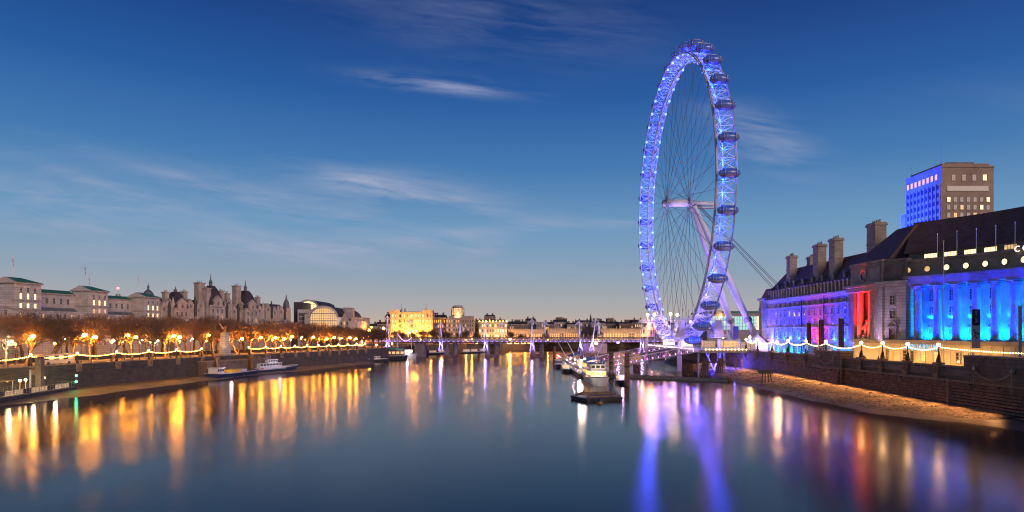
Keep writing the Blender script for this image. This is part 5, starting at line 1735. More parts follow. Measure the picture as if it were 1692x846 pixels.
lamp('POINT', t1, (-3.5, -5.5, 10), 900, (.75, .45, 1), .4, name='tower_light'); lamp('POINT', t1, (3, -5, 19), 900, (.35, .22, 1), .4, name='tower_light')
t2 = tower(81.8, 263, 'near landside restraint tower, lilac lit, right of the blue rim', True)
lamp('POINT', t2, (-2, -5.5, 12), 1300, (.7, .4, 1), .4, name='tower_light')
t3 = tower(64.2, 318, 'far riverside restraint tower glowing orange', False)
lamp('POINT', t3, (-3, -5.2, 14.5), 2400, (1, .28, .02), .4, name='tower_light'); lamp('POINT', t3, (1, -5.5, 18), 1400, (1, .34, .03), .4, name='tower_light')
t4 = tower(79.8, 318, 'far landside restraint tower behind the wheel foot', True)
lamp('POINT', t4, (-3, -5, 16), 1500, (1, .75, .6), .4, name='tower_light')
lamp('POINT', plat, (73, 276, 13.5), 3500, (.06, .08, 1), .4, name='rim_foot_light')
lamp('POINT', plat, (72, 262, 12), 3500, (.03, .05, 1), .4, name='rim_foot_light')
lamp('POINT', plat, (71, 306, 14), 1200, (.7, .5, 1), .4, name='rim_foot_light')
for p, y, Y, lab in ((1070, 520, 314, 'leftmost of four bright floodlight masts around the wheel foot'), (1081, 520, 314, 'second floodlight mast left of the wheel foot, beside the first'),
                     (1108, 519, 318, 'floodlight mast seen just inside the rim of the wheel'), (1119, 520, 318, 'rightmost of the four floodlight masts inside the rim')):
    t = thing('floodlight_mast', lab, 'floodlight', (X(p, Y), Y, 8.7)); h = Z(y, Y) - 8.7
    MB().tube((0, 0, 0), (0, 0, h), .12, n=6).build('post', 'steel', t); MB().box(-.6, .6, -.2, .2, h - .25, h + .25).build('bracket', 'steel_grey', t)
    MB().ball((0, -.3, h), .58, 8, 6, sy=.5).build('lens', 'flood', t)
    lamp('POINT', t, (0, -1.4, h), 900, (1, .7, .4), .3)
for p, y0_, y1_, Y, lab in ((1128, 500, 548, 300, 'thin mast left of the lilac tower'), (1138, 511, 548, 300, 'short thin mast behind the lilac tower')):
    t = thing('antenna_mast', lab, 'mast', (X(p, Y), Y, 8.7)); h = Z(y0_, Y) - 8.7
    MB().tube((0, 0, 0), (0, 0, h), .10, n=5).build('post', 'steel_grey', t); MB().box(-.3, .3, -.1, .1, h - 4, h - 3).build('sensor', 'steel_grey', t)
# timber fenders and dolphins in the water at the platform
for i, (x, y, lab) in enumerate(((67.0, 232, 'raking timber fender frame below the platform, left one'), (72.5, 233, 'raking timber fender frame below the platform, right one'))):
    t = thing('fender_frame', lab, 'fender', (x, y, 0))
    for k in range(4):
        MB().beam((-1.6 + k * .9, 0, -1.5), (.6 + k * .45, 2.2, 6.0), .5, .5).build('raking_pile', 'wood', t)
    MB().box(-1.5, 3.2, 1.2, 1.8, 4.4, 5.0).build('cap_beam', 'wood', t)
t = thing('pile_cluster', 'dark cluster of timber piles standing in the water left of the fender frames', 'piles', (61.5, 236, 0))
for k in range(7): MB().tube(((k % 4) * .8, (k // 4) * .9, -3), ((k % 4) * .8, (k // 4) * .9, 3.6 - (k % 3) * .2), .36, n=8).build('pile', 'timber', t)
t = thing('pile_cluster', 'far low cluster of dark piles below the upper gangway', 'piles', (49, 266, 0))
for k in range(6): MB().tube(((k % 3) * .9, (k // 3) * .9, -3), ((k % 3) * .9, (k // 3) * .9, 2.4), .42, n=8).build('pile', 'timber', t)
# gangways
def gangway(lab, p0, p1, w, n, lamps=True, h=2.3):
    t = thing('gangway', lab, 'gangway', (0, 0, 0), 0)
    p0, p1 = Vector(p0), Vector(p1); d = (p1 - p0).normalized(); s = Vector((-d.y, d.x, 0)).normalized() * w / 2
    q = MB(); q.beam(p0, p1, w, .18); q.build('walkway', 'deck', t)
    for sg_ in (-1, 1):
        q = MB(); o = s * sg_; U = Vector((0, 0, h))
        q.beam(p0 + o, p1 + o, .16, .28); q.beam(p0 + o + U, p1 + o + U, .16, .16)
        for k in range(n):
            a, e = p0.lerp(p1, k / n) + o, p0.lerp(p1, (k + 1) / n) + o
            q.tube(a, a + U, .06, n=4); q.tube(a if k % 2 else a + U, (e + U) if k % 2 else e, .05, n=4)
        q.tube(p1 + o, p1 + o + U, .06, n=4)
        q.build('truss_side', 'steel', t)
    if lamps:
        for k in range(n * 2):
            c = p0.lerp(p1, (k + .5) / (n * 2)) - s * .93 + Vector((0, 0, .55))
            if k % 2 == 0: put('handrail_lamp', HR[(k // 2) % 3], t, c)
    for k in range(4): lamp('POINT', t, p0.lerp(p1, (k + .5) / 4) + Vector((0, 0, 1.6)), 170, (1, .30, .75), .2, name='gangway_light')
    return t
HR = [MB().ball((0, 0, 0), .17, 6, 4).mesh('handrail_lamp', m) for m in ('pink_l', 'mag_l', 'pink_l')]
gangway('long lower truss gangway with pink lamps from pontoon up to platform', (39.0, 262, 1.6), (67.2, 238.5, 8.3), 3.0, 16)
gangway('upper far truss gangway with magenta lamps behind the first one', (34.5, 296, 1.6), (66.6, 282, 8.6), 3.0, 16)
# ------------------------------------------------------------------ river pier pontoon
pier = thing('river_pier', 'floating passenger pier with blue canopies, slanting booms and many small lights', 'pier', (0, 0, 0))
q = MB(); q.box(22.5, 35, 222, 335, -.6, 1.1); q.build('pontoon', 'hull_dark', pier)
MB().box(22.3, 35.2, 221.8, 335.2, 1.1, 1.3).build('deck', 'deck', pier)
q = MB(); railing(q, [(22.6, 335, 1.3), (22.6, 222.2, 1.3), (34.9, 222.2, 1.3), (34.9, 255, 1.3)], 1.1, 1.6, .05); q.build('railing', 'steel', pier)
for i, (y0_, y1_) in enumerate(((286, 306), (232, 250))):
    q = MB(); n = 8
    vs = []
    for k in range(n + 1):
        u = k / n; x = 25.5 + 7.5 * u; z = 4.6 + 1.1 * math.sin(PI * u)
        vs += [(x, y0_, z), (x, y1_, z), (x, y1_, z + .15), (x, y0_, z + .15)]
    fs = [(0, 1, 2, 3), tuple(4 * n + k for k in (3, 2, 1, 0))]
    for k in range(n):
        for j in range(4): a, b_ = 4 * k + j, 4 * k + (j + 1) % 4; fs.append((a, a + 4, b_ + 4, b_))
    q.add(vs, fs); c = q.build('canopy', 'blue_canvas', pier)
    q = MB()
    for x in (25.7, 32.8):
        for y in (y0_ + .5, (y0_ + y1_) / 2, y1_ - .5): q.tube((x, y, 1.3), (x, y, 4.8), .10, n=5)
    q.build('canopy_post', 'steel', c)
for (p0, p1) in (((26, 250, 1.3), (21, 258, 12.5)), ((30, 250, 1.3), (36, 262, 12)), ((26, 300, 1.3), (19.5, 312, 14.5)), ((30, 300, 1.3), (34, 316, 14.5))):
    MB().tube(p0, p1, .16, .10, 6).build('boom', 'steel', pier)
pl = MB().ball((0, 0, 0), .17, 6, 4).mesh('deck_lamp', 'pink_l'); plw = MB().ball((0, 0, 0), .2, 6, 4).mesh('deck_lamp', 'bulb')
random.seed(4)
for k in range(44):
    put('deck_lamp', plw if k % 4 == 0 else pl, pier, (22.8 + random.choice((0, 3.2, 6, 8)), 226 + k * 2.45, 1.7 + random.random() * 2.2))
for k in range(7): lamp('POINT', pier, (27 + (k % 2) * 3, 230 + k * 15, 3.9), 900, (1, .72, .78) if k != 2 else (1, .5, .3), .3, name='pier_light')
lamp('POINT', pier, (25, 247, 5), 2500, (1, .9, .7), .3, name='pier_light'); 
MB().ball((27, 246, 5.2), .42, 8, 6).build('canopy_lamp', 'white_l', pier)
kiosk(25.6, 254, 5, 8, 3.2, 'pink and orange lit waiting room on the floating pier', pane='lit_amber', z=1.3)
for i, (p, Y, ys, zb, lab) in enumerate(((921, 332, (587, 591), 1.2, 'pole with two red warning lamps at far end of the pier'), (1021, 226, (602, 610), .4, 'pole with two red warning lamps beside the white boat'))):
    t = thing('red_beacon', lab, 'beacon', (X(p, Y), Y, zb))
    MB().tube((0, 0, 0), (0, 0, Z(ys[0], Y) - zb + .4), .08, n=5).build('post', 'iron', t)
    for y in ys: MB().ball((0, -.15, Z(y, Y) - zb), .42 if i == 0 else .26, 8, 6).build('lamp_lens', 'red_l', t)
# mooring piles
for p, yt, Y, r_, lab in ((1036, 582, 190, .75, 'tall thick dark mooring pile right of the white boat'), (1010, 581, 224, .8, 'tall dark mooring pile behind the white boat'), (916, 572, 335, .7, 'dark mooring pile at the far end of the pier')):
    t = thing('mooring_pile', lab, 'pile', (X(p, Y), Y, 0), 0, 'dark round mooring piles')
    h = Z(yt, Y)
    q = MB(); q.lathe([(r_, -3), (r_, h - .4), (r_ * .9, h - .2), (r_ * .3, h)], n=12); q.build('pile_shaft', 'timber', t)
    q = MB(); q.lathe([(r_ * 1.06, h * .55), (r_ * 1.06, h * .55 + .5)], n=12); q.build('pile_band', 'iron', t)
# floating boom
t = thing('floating_boom', 'long low floating boom on the water between the pier and the beach', 'pontoon', (0, 0, 0))
MB().beam((37.5, 226, .35), (66, 203, .35), 2.0, 1.2).build('float', 'concrete', t)
q = MB(); q.beam((37.5, 225.2, 1.0), (65.5, 202.6, 1.0), .3, .15); q.build('kerb', 'wood', t)
MB().ball((66, 202.6, .8), .8, 8, 5).build('end_fender', 'bronze', t)
# dark work barge in the foreground with a small boat
t = thing('work_barge', 'dark flat work barge with timber deck and low rails in mid river', 'barge', (0, 0, 0))
q = MB(); q.add([(13.6, 151, -.4), (16.4, 144.2, -.4), (24.0, 147.0, -.4), (23.6, 158.0, -.4), (17, 160, -.4), (13.2, 151, .75), (16.2, 143.8, .75), (24.6, 146.7, .75), (24.1, 158.4, .75), (16.8, 160.6, .75)],
               [(4, 3, 2, 1, 0), (5, 6, 7, 8, 9), (0, 1, 6, 5), (1, 2, 7, 6), (2, 3, 8, 7), (3, 4, 9, 8), (4, 0, 5, 9)]); q.build('hull', 'hull_dark', t)
q = MB(); q.beam((16.6, 146, .95), (24.2, 148.6, .95), .35, .35); q.beam((14.6, 152, .95), (17.2, 159.5, .95), .35, .35); q.beam((15.5, 149.5, 1.2), (23.8, 152.5, 1.2), .3, .3); q.beam((16.5, 154.5, 1.1), (23.6, 156.5, 1.1), .3, .3); q.build('deck_beam', 'timber', t)
q = MB(); railing(q, [(16.8, 146, .75), (23.9, 148.7, .75), (23.5, 157.5, .75)], 1.0, 1.7, .04); q.build('guard_rail', 'iron', t)
t = thing('mooring_buoy', 'small round dark buoy floating in front of the work barge', 'buoy', (18.8, 142.6, 0)); MB().ball((0, 0, .2), .75, 12, 8).build('float', 'hull_dark', t, True); MB().lathe([(.78, .0), (.78, .25)], n=14).build('band', 'bronze', t)

# ------------------------------------------------------------------ boats
def hull(L, Bm, H, m, parent, bow=.25, name='hull', sheer=.5, flat_stern=True, z0=-.3):
    n = 14; vs = []
    for i in range(n + 1):
        u = i / n
        w = Bm / 2 * (min(1, (.82 + u * .6)) if u < .3 else (1 if u < 1 - bow else math.sqrt(max(.0004, 1 - ((u - 1 + bow) / bow) ** 2))))
        zt = H + sheer * (u - .35) ** 2 * 2
        x = L * u
        vs += [(x - (.06 * L * .5 if u > .9 else 0), -w * .72, z0), (x, -w, zt), (x, w, zt), (x - (.06 * L * .5 if u > .9 else 0), w * .72, z0)]
    fs = [(0, 1, 2, 3), tuple(4 * n + k for k in (3, 2, 1, 0))]
    for i in range(n):
        for k in range(4): a, b_ = 4 * i + k, 4 * i + (k + 1) % 4; fs.append((a, a + 4, b_ + 4, b_))
    q = MB().add(vs, fs); o = q.build(name, m, parent)
    g = MB()
    for i in range(n):
        for a in (1, 2):
            p, e = vs[4 * i + a], vs[4 * i + 4 + a]; g.tube((p[0], p[1], p[2]), (e[0], e[1], e[2]), .13, n=5)
    g.build('gunwale', 'white' if m != 'white' else 'navy', o)
    return o
def cabin(parent, x0, x1, w, z0, z1, m='white', n=5, pane='pane', name='cabin', roof='white'):
    MB().box(x0, x1, -w / 2, w / 2, z0, z1).build(name, m, parent)
    MB().box(x0 - .3, x1 + .3, -w / 2 - .2, w / 2 + .2, z1, z1 + .14).build('cabin_roof', roof, parent)
    L = (x1 - x0)
    for k in range(n):
        a = x0 + L * (k + .15) / n; e = x0 + L * (k + .85) / n
        for s in (-1, 1):
            MB().box(a, e, s * (w / 2 + .02) - .02, s * (w / 2 + .02) + .02, z0 + (z1 - z0) * .42, z0 + (z1 - z0) * .85).build('cabin_window', pane, parent)
    for k in range(3):
        a = -w / 2 + w * (k + .12) / 3; e = -w / 2 + w * (k + .88) / 3
        MB().box(x1, x1 + .04, a, e, z0 + (z1 - z0) * .42, z0 + (z1 - z0) * .85).build('cabin_window', pane, parent)
# white passenger boat, bow to the camera
t = thing('passenger_boat', 'white two-deck passenger boat with amber lit saloon moored bow towards camera', 'boat', (25.2, 217, 0), -PI / 2)
t.scale = (.95, .92, .88)
h = hull(33, 6.6, 2.0, 'white', t, .34, sheer=1.2)
MB().box(2, 25, -2.9, 2.9, 1.9, 2.05).build('deck', 'deck', t)
cabin(t, 3, 24, 5.0, 2.05, 4.3, 'white', 8, 'lit_amber', 'saloon'); cabin(t, 12, 23.0, 4.6, 4.44, 6.5, 'white', 4, 'pane', 'wheelhouse', 'blue_canvas')
q = MB(); railing(q, [(25, -2.7, 2.1), (31.5, -.8, 2.7), (31.5, .8, 2.7), (25, 2.7, 2.1)], 1.0, 1.2, .04); q.build('bow_rail', 'steel', t)
q = MB(); q.box(2, 11.5, -2.4, 2.4, 6.2, 6.35); q.build('awning', 'blue_canvas', t)
q = MB()
for x in (2.3, 6.8, 11.2):
    for y in (-2.3, 2.3): q.tube((x, y, 4.44), (x, y, 6.2), .06, n=5)
q.build('awning_post', 'steel', t)
MB().tube((17, 0, 6.6), (17, 0, 9.8), .08, n=6).build('mast', 'steel', t)
lamp('POINT', t, (8, 0, 5.6), 900, (1, .6, .2), .3, name='saloon_light'); lamp('POINT', t, (25.8, 0, 3.6), 700, (1, .6, .25), .3, name='deck_light'); lamp('POINT', t, (14, -4.2, 3.2), 420, (1, .6, .25), .3, name='deck_light')
lamp('POINT', t, (32, -6, 6), 1500, (1, .78, .6), 1.0, name='quay_light')
# launch beside it, to the right
t = thing('river_launch', 'small dark launch with lilac lit cabin tucked behind the mooring pile', 'boat', (32.0, 200, 0), -PI / 2)
hull(9, 3.0, 1.0, 'hull_dark', t, .4); cabin(t, 2.0, 6, 2.2, 1.0, 2.5, 'white', 3, 'lit_dim'); lamp('POINT', t, (7.5, 0, 2.6), 300, (.9, .5, 1), .2, name='deck_light')
t = thing('pier_launch', 'small dark launch with pink lit cabin tied to the outer side of the pier', 'boat', (20.6, 262, 0), -PI / 2)
hull(13, 3.2, 1.1, 'hull_dark', t, .35); cabin(t, 2, 9, 2.4, 1.1, 2.8, 'white', 4, 'lit_dim'); MB().tube((3, 0, 2.9), (3, 0, 5.4), .05, n=5).build('mast', 'steel', t)
t = thing('pier_launch', 'white launch with dark hull tied up near the far end of the pier', 'boat', (20.4, 300, 0), -PI / 2)
hull(16, 3.6, 1.2, 'navy', t, .35); cabin(t, 3, 11, 2.6, 1.2, 3.0, 'white', 5, 'pane'); MB().tube((4, 0, 3), (4, 0, 6), .05, n=5).build('mast', 'steel', t)
# tug and work boats by the left bank
t = thing('work_lighter', 'long dark lighter with white wheelhouse at its left end and yellow gear', 'boat', px(350, 629, 236)[:2] + (0,), R(73))
t.location = (-98.0, 217, 0); t.rotation_euler.z = R(80)
hull(27, 6.2, 1.5, 'navy', t, .2); cabin(t, .8, 4.4, 3.4, 1.5, 3.4, 'white', 3); MB().box(8, 14, -1.6, 1.6, 1.4, 2.5).build('yellow_winch', 'yellow', t); MB().box(15, 18, -1.5, 1.5, 1.4, 2.4).build('deck_house', 'white', t)
MB().tube((3, 0, 4.3), (3, 0, 6.6), .08, n=5).build('mast', 'steel', t)
lamp('POINT', t, (6.5, -3, 3.6), 300, (1, .8, .9), .4, name='deck_light')
t = thing('white_cruiser', 'white river cruiser with long dark hull and raked bow by left bank', 'boat', (-94.6, 243, 0), R(72))
t.scale = (.8, .8, .74)
hull(33, 6.2, 2.2, 'navy', t, .35, sheer=1.2); MB().box(1, 20, -3.0, 3.0, 1.75, 3.0).build('white_topside', 'white', t); cabin(t, 2, 17.5, 4.8, 3.0, 4.9, 'white', 7, 'pane', 'saloon'); cabin(t, 8, 15, 4.0, 5.04, 6.6, 'white', 4, 'pane', 'wheelhouse')
MB().box(20.0, 25, -1.8, 1.8, 2.2, 2.9).build('hatch', 'white', t); MB().tube((12, 0, 6.7), (12, 0, 9.0), .08, n=5).build('mast', 'steel', t)
MB().box(1.6, 3.6, -3.06, -3.0, 2.1, 2.7).build('red_patch', 'red', t)
lamp('POINT', t, (12, -5.5, 6.5), 160, (1, .85, .95), .6, name='deck_light')
t = thing('red_boat', 'small red boat with white cabins moored beyond the white cruiser', 'boat', (-92.0, 280, 0), R(48))
t.location = (X(484, 285), 285, 0)
hull(13, 3.6, 2.6, 'red', t, .2, sheer=.1); cabin(t, .8, 3.4, 2.6, 2.6, 4.0, 'white', 2); cabin(t, 4.2, 6.5, 2.6, 2.6, 4.2, 'white', 2); MB().box(7.3, 11.2, -1.6, 1.6, 2.5, 3.2).build('cover', 'hull_dark', t)
spec = [(562, 318, 15, 'dark_', 'dark moored boat with pale cabin, leftmost by the bridge pontoon'), (585, 324, 17, 'w', 'low pale covered boat beside the pontoon near the bridge')]
t = thing('moored_boat', spec[0][4], 'boat', (X(561, 330), 330, 0), R(35)); hull(16, 4.5, 1.4, 'hull_dark', t, .3); cabin(t, 1, 5, 3.2, 1.4, 4.0, 'white', 3); cabin(t, 6, 12, 3, 1.4, 2.9, 'concrete', 4)
t = thing('moored_boat', spec[1][4], 'boat', (X(592, 345), 345, 0), R(20)); hull(15, 4.2, 1.2, 'hull_dark', t, .3); cabin(t, 1.5, 11, 3.2, 1.2, 2.6, 'white', 5)
t = thing('restaurant_barge', 'dark restaurant barge under a long teal awning by the bridge foot', 'boat', (X(608, 372), 372, 0), R(10)); hull(22, 6, 2.0, 'hull_dark', t, .15); cabin(t, 1, 20, 5, 2.0, 5.0, 'stone_dark', 8, 'lit_dim', 'saloon', 'hull_dark')
MB().box(.5, 20, -3.4, 3.4, 6.0, 6.4).build('awning', 'teal', t); lamp('POINT', t, (8, -3, 5.4), 800, (.2, 1, .8), .3, name='awning_light')
MB().tube((16, 0, 5.2), (16, 0, 16), .14, .08, 6).build('mast', 'steel', t)
t = thing('party_ship', 'white ship with violet lit upper deck moored at the bridge', 'boat', (X(646, 392), 392, 0), R(4)); h = hull(15, 6, 2.6, 'white', t, .2, sheer=.6); cabin(t, .8, 6.8, 5, 2.6, 5.0, 'white', 4, 'violet_l', 'saloon'); cabin(t, 8.2, 12.5, 5, 2.6, 5.0, 'white', 4, 'lit', 'bridge_house')
MB().tube((4, 0, 5), (4, 0, 14.5), .12, .07, 6).build('mast', 'steel', t); MB().tube((12, 0, 5), (12, 0, 12.5), .12, .07, 6).build('mast', 'steel', t)
lamp('POINT', t, (3, -4.2, 5.8), 1800, (.55, .08, 1), .3, name='deck_light'); lamp('POINT', t, (10, -5, 3.6), 900, (1, .85, .8), .3, name='deck_light')
# two garlands of lamps from the ship's masts
t = thing('light_garland', 'pink white garland of lamps hanging between the two ship masts', 'string lights', (0, 0, 0))
p0, p1 = Vector((X(646, 392) + 4, 392, 14.3)), Vector((X(646, 392) + 12, 392.6, 12.3)); q = MB(); c = MB()
for k in range(23):
    u = k / 22; p = p0.lerp(p1, u) - Vector((0, 0, 3.0 * 4 * u * (1 - u))); q.ball(p, .13, 5, 4)
    if k: c.tube(prev, p, .02, n=3)
    prev = p
c.build('cable', 'iron', t); q.build('bulb_row', 'pink_l', t)
# moored boats beyond the bridge, low boats on the far water
for i, (p, Y) in enumerate(((706, 455), (722, 470), (762, 480), (775, 488), (790, 500))):
    t = thing('far_boat', 'small dark boat with cabin, %s from the left beyond the bridge' % ORD[i], 'boat', (X(p, Y), Y, 0), .1 * i, 'boats beyond the bridge'); hull(9, 3.2, 1.2, 'hull_dark', t, .3); cabin(t, 1.5, 6, 2.4, 1.2, 3.0, 'white', 3, 'lit_dim')

# ------------------------------------------------------------------ left landing stage
ls = thing('landing_stage', 'floating landing stage with dark hull and lit glass railings at lower left', 'pontoon', (-107.0, 140, 0), math.atan2(28, -2.7) )
# local x runs along the stage away from the camera, local y points to the bank
q = MB(); q.box(-40, 28, 0, 7.0, -.5, 1.3); q.build('hull', 'hull_dark', ls); MB().box(-40.2, 28.2, -.15, 7.1, 1.3, 1.5).build('deck', 'deck', ls)
q = MB(); railing(q, [(-40, .1, 1.5), (28, .1, 1.5), (28, 6.8, 1.5)], 1.25, 1.1, .045); railing(q, [(-40, 6.8, 1.5), (28, 6.8, 1.5)], 1.25, 1.4, .04); q.build('railing', 'chain', ls)
for k in range(22):
    a = -38 + k * 3
    MB().box(a, a + 2.7, .16, .20, 1.62, 2.6).build('glass_panel', 'lit_soft' if k % 3 else 'pane', ls)
q = MB(); q.box(-34, 7.5, 2.2, 6.6, 4.4, 4.6); q.build('shelter_roof', 'bronze', ls)
q = MB()
for k in range(9):
    for y in (2.4, 6.4): q.tube((-33 + k * 5, y, 1.5), (-33 + k * 5, y, 4.4), .08, n=5)
q.build('shelter_post', 'steel_grey', ls)
sb = MB().box(-.4, .4, -.12, .12, -.06, .0).mesh('shelter_lamp', 'bulb_far')
for k in range(14): put('shelter_lamp', sb, ls, (-33 + k * 3, 3.0, 4.38))
for k in range(7): lamp('POINT', ls, (-30 + k * 8.6, 1.6, 3.6), 420, (1, .85, .45), .3, name='stage_light')
for x in (10.5, 12.5, 19.5):
    t = thing('stage_lamp', 'short twin-headed lamp post on the left landing stage, %s' % {10.5: 'nearest of three', 12.5: 'middle of three', 19.5: 'farthest of three'}[x], 'lamp', ls.matrix_basis @ Vector((x, 3, 1.5)))
    MB().tube((0, 0, 0), (0, 0, 2.6), .09, n=6).build('post', 'yellow', t); MB().ball((0, 0, 2.75), .26, 8, 6).build('globe', 'globe', t)
t = thing('stage_pile', 'broad pale brown guide pile rising behind the left landing stage', 'pile', px(66, 560, 157)[:2] + (0,))
MB().box(-.65, .65, -.65, .65, -3, 9.1).build('pile_shaft', 'wood', t); MB().box(-.75, .75, -.75, .75, 9.1, 9.3).build('cap', 'iron', t)
t = thing('stage_pile', 'slim white guide pole beside the broad brown pile', 'pile', px(50, 560, 155)[:2] + (0,))
MB().tube((0, 0, -3), (0, 0, 6.5), .22, n=8).build('pile_shaft', 'steel_grey', t); MB().tube((0, 0, 6.5), (0, 0, 6.8), .28, n=8).build('cap', 'iron', t)
t = thing('green_beacon', 'pole with two green navigation lamps at the end of the left stage', 'beacon', (X(126.5, 167.5), 167.5, 1.5))
MB().tube((0, 0, 0), (0, 0, 3.2), .07, n=5).build('post', 'iron', t)
for y in (620.5, 630.5): MB().ball((0, -.12, Z(y, 167.5) - 1.5), .24, 8, 6).build('lamp_lens', 'green_l', t)

# ------------------------------------------------------------------ dolphin lamp standards and festoon lights
base = MB(); base.lathe([(.55, 0), (.55, .25), (.38, .35), (.42, .7), (.30, 1.2), (.20, 1.6), (.13, 1.9), (.09, 3.2), (.13, 3.25), (.16, 3.4)], n=10)
for s in (0, 1, 2):
    a = 2 * PI * s / 3
    pts = [Vector((.42 * math.cos(a), .42 * math.sin(a), .35)), Vector((.30 * math.cos(a + .6), .30 * math.sin(a + .6), .9)), Vector((.24 * math.cos(a + 1.4), .24 * math.sin(a + 1.4), 1.4)), Vector((.12 * math.cos(a + 2.2), .12 * math.sin(a + 2.2), 1.95))]
    for k in range(3): base.tube(pts[k], pts[k + 1], .17 - k * .04, .13 - k * .04, 6)
lpm = base.mesh('standard', 'iron'); lgm = MB().ball((0, 0, 3.75), .36, 12, 8).mesh('globe', 'globe', True); lgf = MB().ball((0, 0, 3.75), .40, 8, 6).mesh('globe', 'globe_far', True)
lcm = MB().lathe([(.12, 4.1), (.16, 4.15), (.03, 4.4)], n=8).mesh('finial', 'iron')
def std(x, y, z, lab, grp, far=False, s=1.0):
    t = thing('lamp_standard', lab, 'street lamp', (x, y, z), 0, grp)
    t.scale = (s, s, s)
    put('standard', lpm, t); put('globe', lgf if far else lgm, t); put('finial', lcm, t)
    lamp('SPOT', t, (.5 if not far else -.5, 0, 3.6), 900 if not far else 1500, (1, .52, .16), .2, (3.5 if not far else -4, 0, 1.2), R(150))
    return (x, y, z + 3.35 * s)
RL = 'lamp standards on the right river wall'
pts = []
ys = sorted(lampY)[::1]
for i, y in enumerate(ys):
    pts.append(std(RBX + .2, y, 9.15 if y != 0 else 9, 'black dolphin lamp standard on the right wall, %s counted from the camera' % ORD[i], RL, s=.93))
pts.insert(0, (RBX + .2, 88, 12.6))
bulb_mesh = MB().ball((0, 0, 0), .085, 6, 4).mesh('bulb', 'bulb')
i = 0
for a, e in zip(pts, pts[1:]):
    a, e = Vector(a), Vector(e); L = (e - a).length
    if abs(a.y - 88) < 1: sag, n = .75, int(L / .62)
    else: sag, n = L * .055 + .15, int(L / .62)
    t = thing('festoon_string', ('string of warm festoon bulbs between %s and %s lamp of the right wall' % (ORD[i - 1], ORD[i])) if i else 'string of festoon bulbs leaving the frame at the right edge', 'string lights', a, 0, 'festoon lights on the right river wall')
    q = MB(); prev = None
    for k in range(n + 1):
        u = k / n; p = (e - a) * u - Vector((0, 0, sag * 4 * u * (1 - u)))
        if prev is not None: q.tube(prev, p, .015, n=3)
        prev = p
        put('bulb', bulb_mesh, t, p - Vector((0, 0, .08)))
    q.build('cable', 'iron', t)
    i += 1
LL = 'lamp standards on the left embankment'
prevp = None
li = 0
for i, p in enumerate(lamps_l):
    b_ = bank_at(p)
    if not b_: continue
    x, y, an = b_
    s = .72
    q = MB(); 
    top = std(x - .2, y, 7.0, 'lamp standard with glowing globe on the left embankment, %s from the left' % ORD[li], LL, True, s)
    k_ = thing('lamp_plinth', 'granite lamp plinth projecting from the embankment wall, %s from the left' % ORD[li], 'plinth', (x, y, 0), an, 'lamp plinths of the left wall')
    MB().box(-.8, .8, -.55, .6, 4.9, 6.996).build('shaft', 'granite_plain', k_)
    MB().ball((0, -.6, 6.1), .38, 8, 6).build('lion_mask', 'bronze', k_)
    if prevp and not (lamps_l[i - 1] == 334):
        a, e = Vector(prevp), Vector(top); L = (e - a).length; n = int(L / .55)
        t = thing('festoon_string', 'string of festoon lights along the left embankment, %s span from the left' % ORD[li - 1], 'string lights', a, 0, 'festoon lights on the left embankment')
        c = MB(); prev = None; bulbs = MB()
        for k in range(n + 1):
            u = k / n; pp = (e - a) * u - Vector((0, 0, (L * .035 + .12) * 4 * u * (1 - u)))
            if prev is not None: c.tube(prev, pp, .02, n=3)
            prev = pp
            bulbs.ball(pp - Vector((0, 0, .08)), .085, 5, 3)
        c.build('cable', 'iron', t); o = bulbs.build('bulb_row', 'bulb_far', t)
    prevp = top; li += 1
# far festoon under the bridge span
for k, (p0, p1, Y) in enumerate(((757, 803, 545), (836, 882, 560), (1072, 1100, 560))):
    t = thing('festoon_string', 'distant festoon lights on the far bank, %s span seen under the bridge' % ORD[k], 'string lights', (0, 0, 0), 0, 'far festoon lights')
    q = MB(); n = 40
    for i in range(n + 1):
        u = i / n; s4 = (u * 4) % 1
        q.ball((X(p0 + (p1 - p0) * u, Y), Y, Z(566.2 + 1.2 * 4 * s4 * (1 - s4), Y)), .16, 5, 3)
    q.build('bulb_row', 'bulb_far', t)
# ------------------------------------------------------------------ winged monument on the left bank
b_ = bank_at(383)
t = thing('eagle_monument', 'tall pale stone pylon topped with a gilded spread-winged eagle', 'monument', (b_[0] - 2.5, b_[1], TOPL), b_[2])
s = 1
MB().box(-2.2, 2.2, -2.0, 2.0, 0, 1.2).build('plinth', 'stone_plain', t)
q = MB(); q.hip(-1.5, 1.5, -1.4, 1.4, 1.2, 8.2, .45, .45, .45, .45); q.box(-1.2, 1.2, -1.1, 1.1, 8.2, 8.7); q.build('pylon', 'stone_pale', t)
q = MB(); q.ball((0, 0, 9.1), .5, 10, 6); q.lathe([(.25, 9.4), (.45, 9.9), (.3, 10.5), (.16, 10.7), (.22, 10.95), (.05, 11.2)], n=8)
q.add([(0, 0, 10.0), (-.4, .1, 10.6), (-2.6, .4, 12.2), (-1.7, .3, 10.9), (-1.0, .2, 9.9)], [(0, 1, 2, 3, 4), (4, 3, 2, 1, 0)])
q.add([(0, 0, 10.0), (.4, .1, 10.6), (1.9, .4, 11.6), (1.3, .3, 10.5), (.8, .2, 9.7)], [(0, 1, 2, 3, 4), (4, 3, 2, 1, 0)])
q.build('eagle', 'gold', t)
lamp('SPOT', t, (-5, -4, .4), 2500, (1, .6, .25), .3, (0, 0, 8), R(50), 'monument_light')
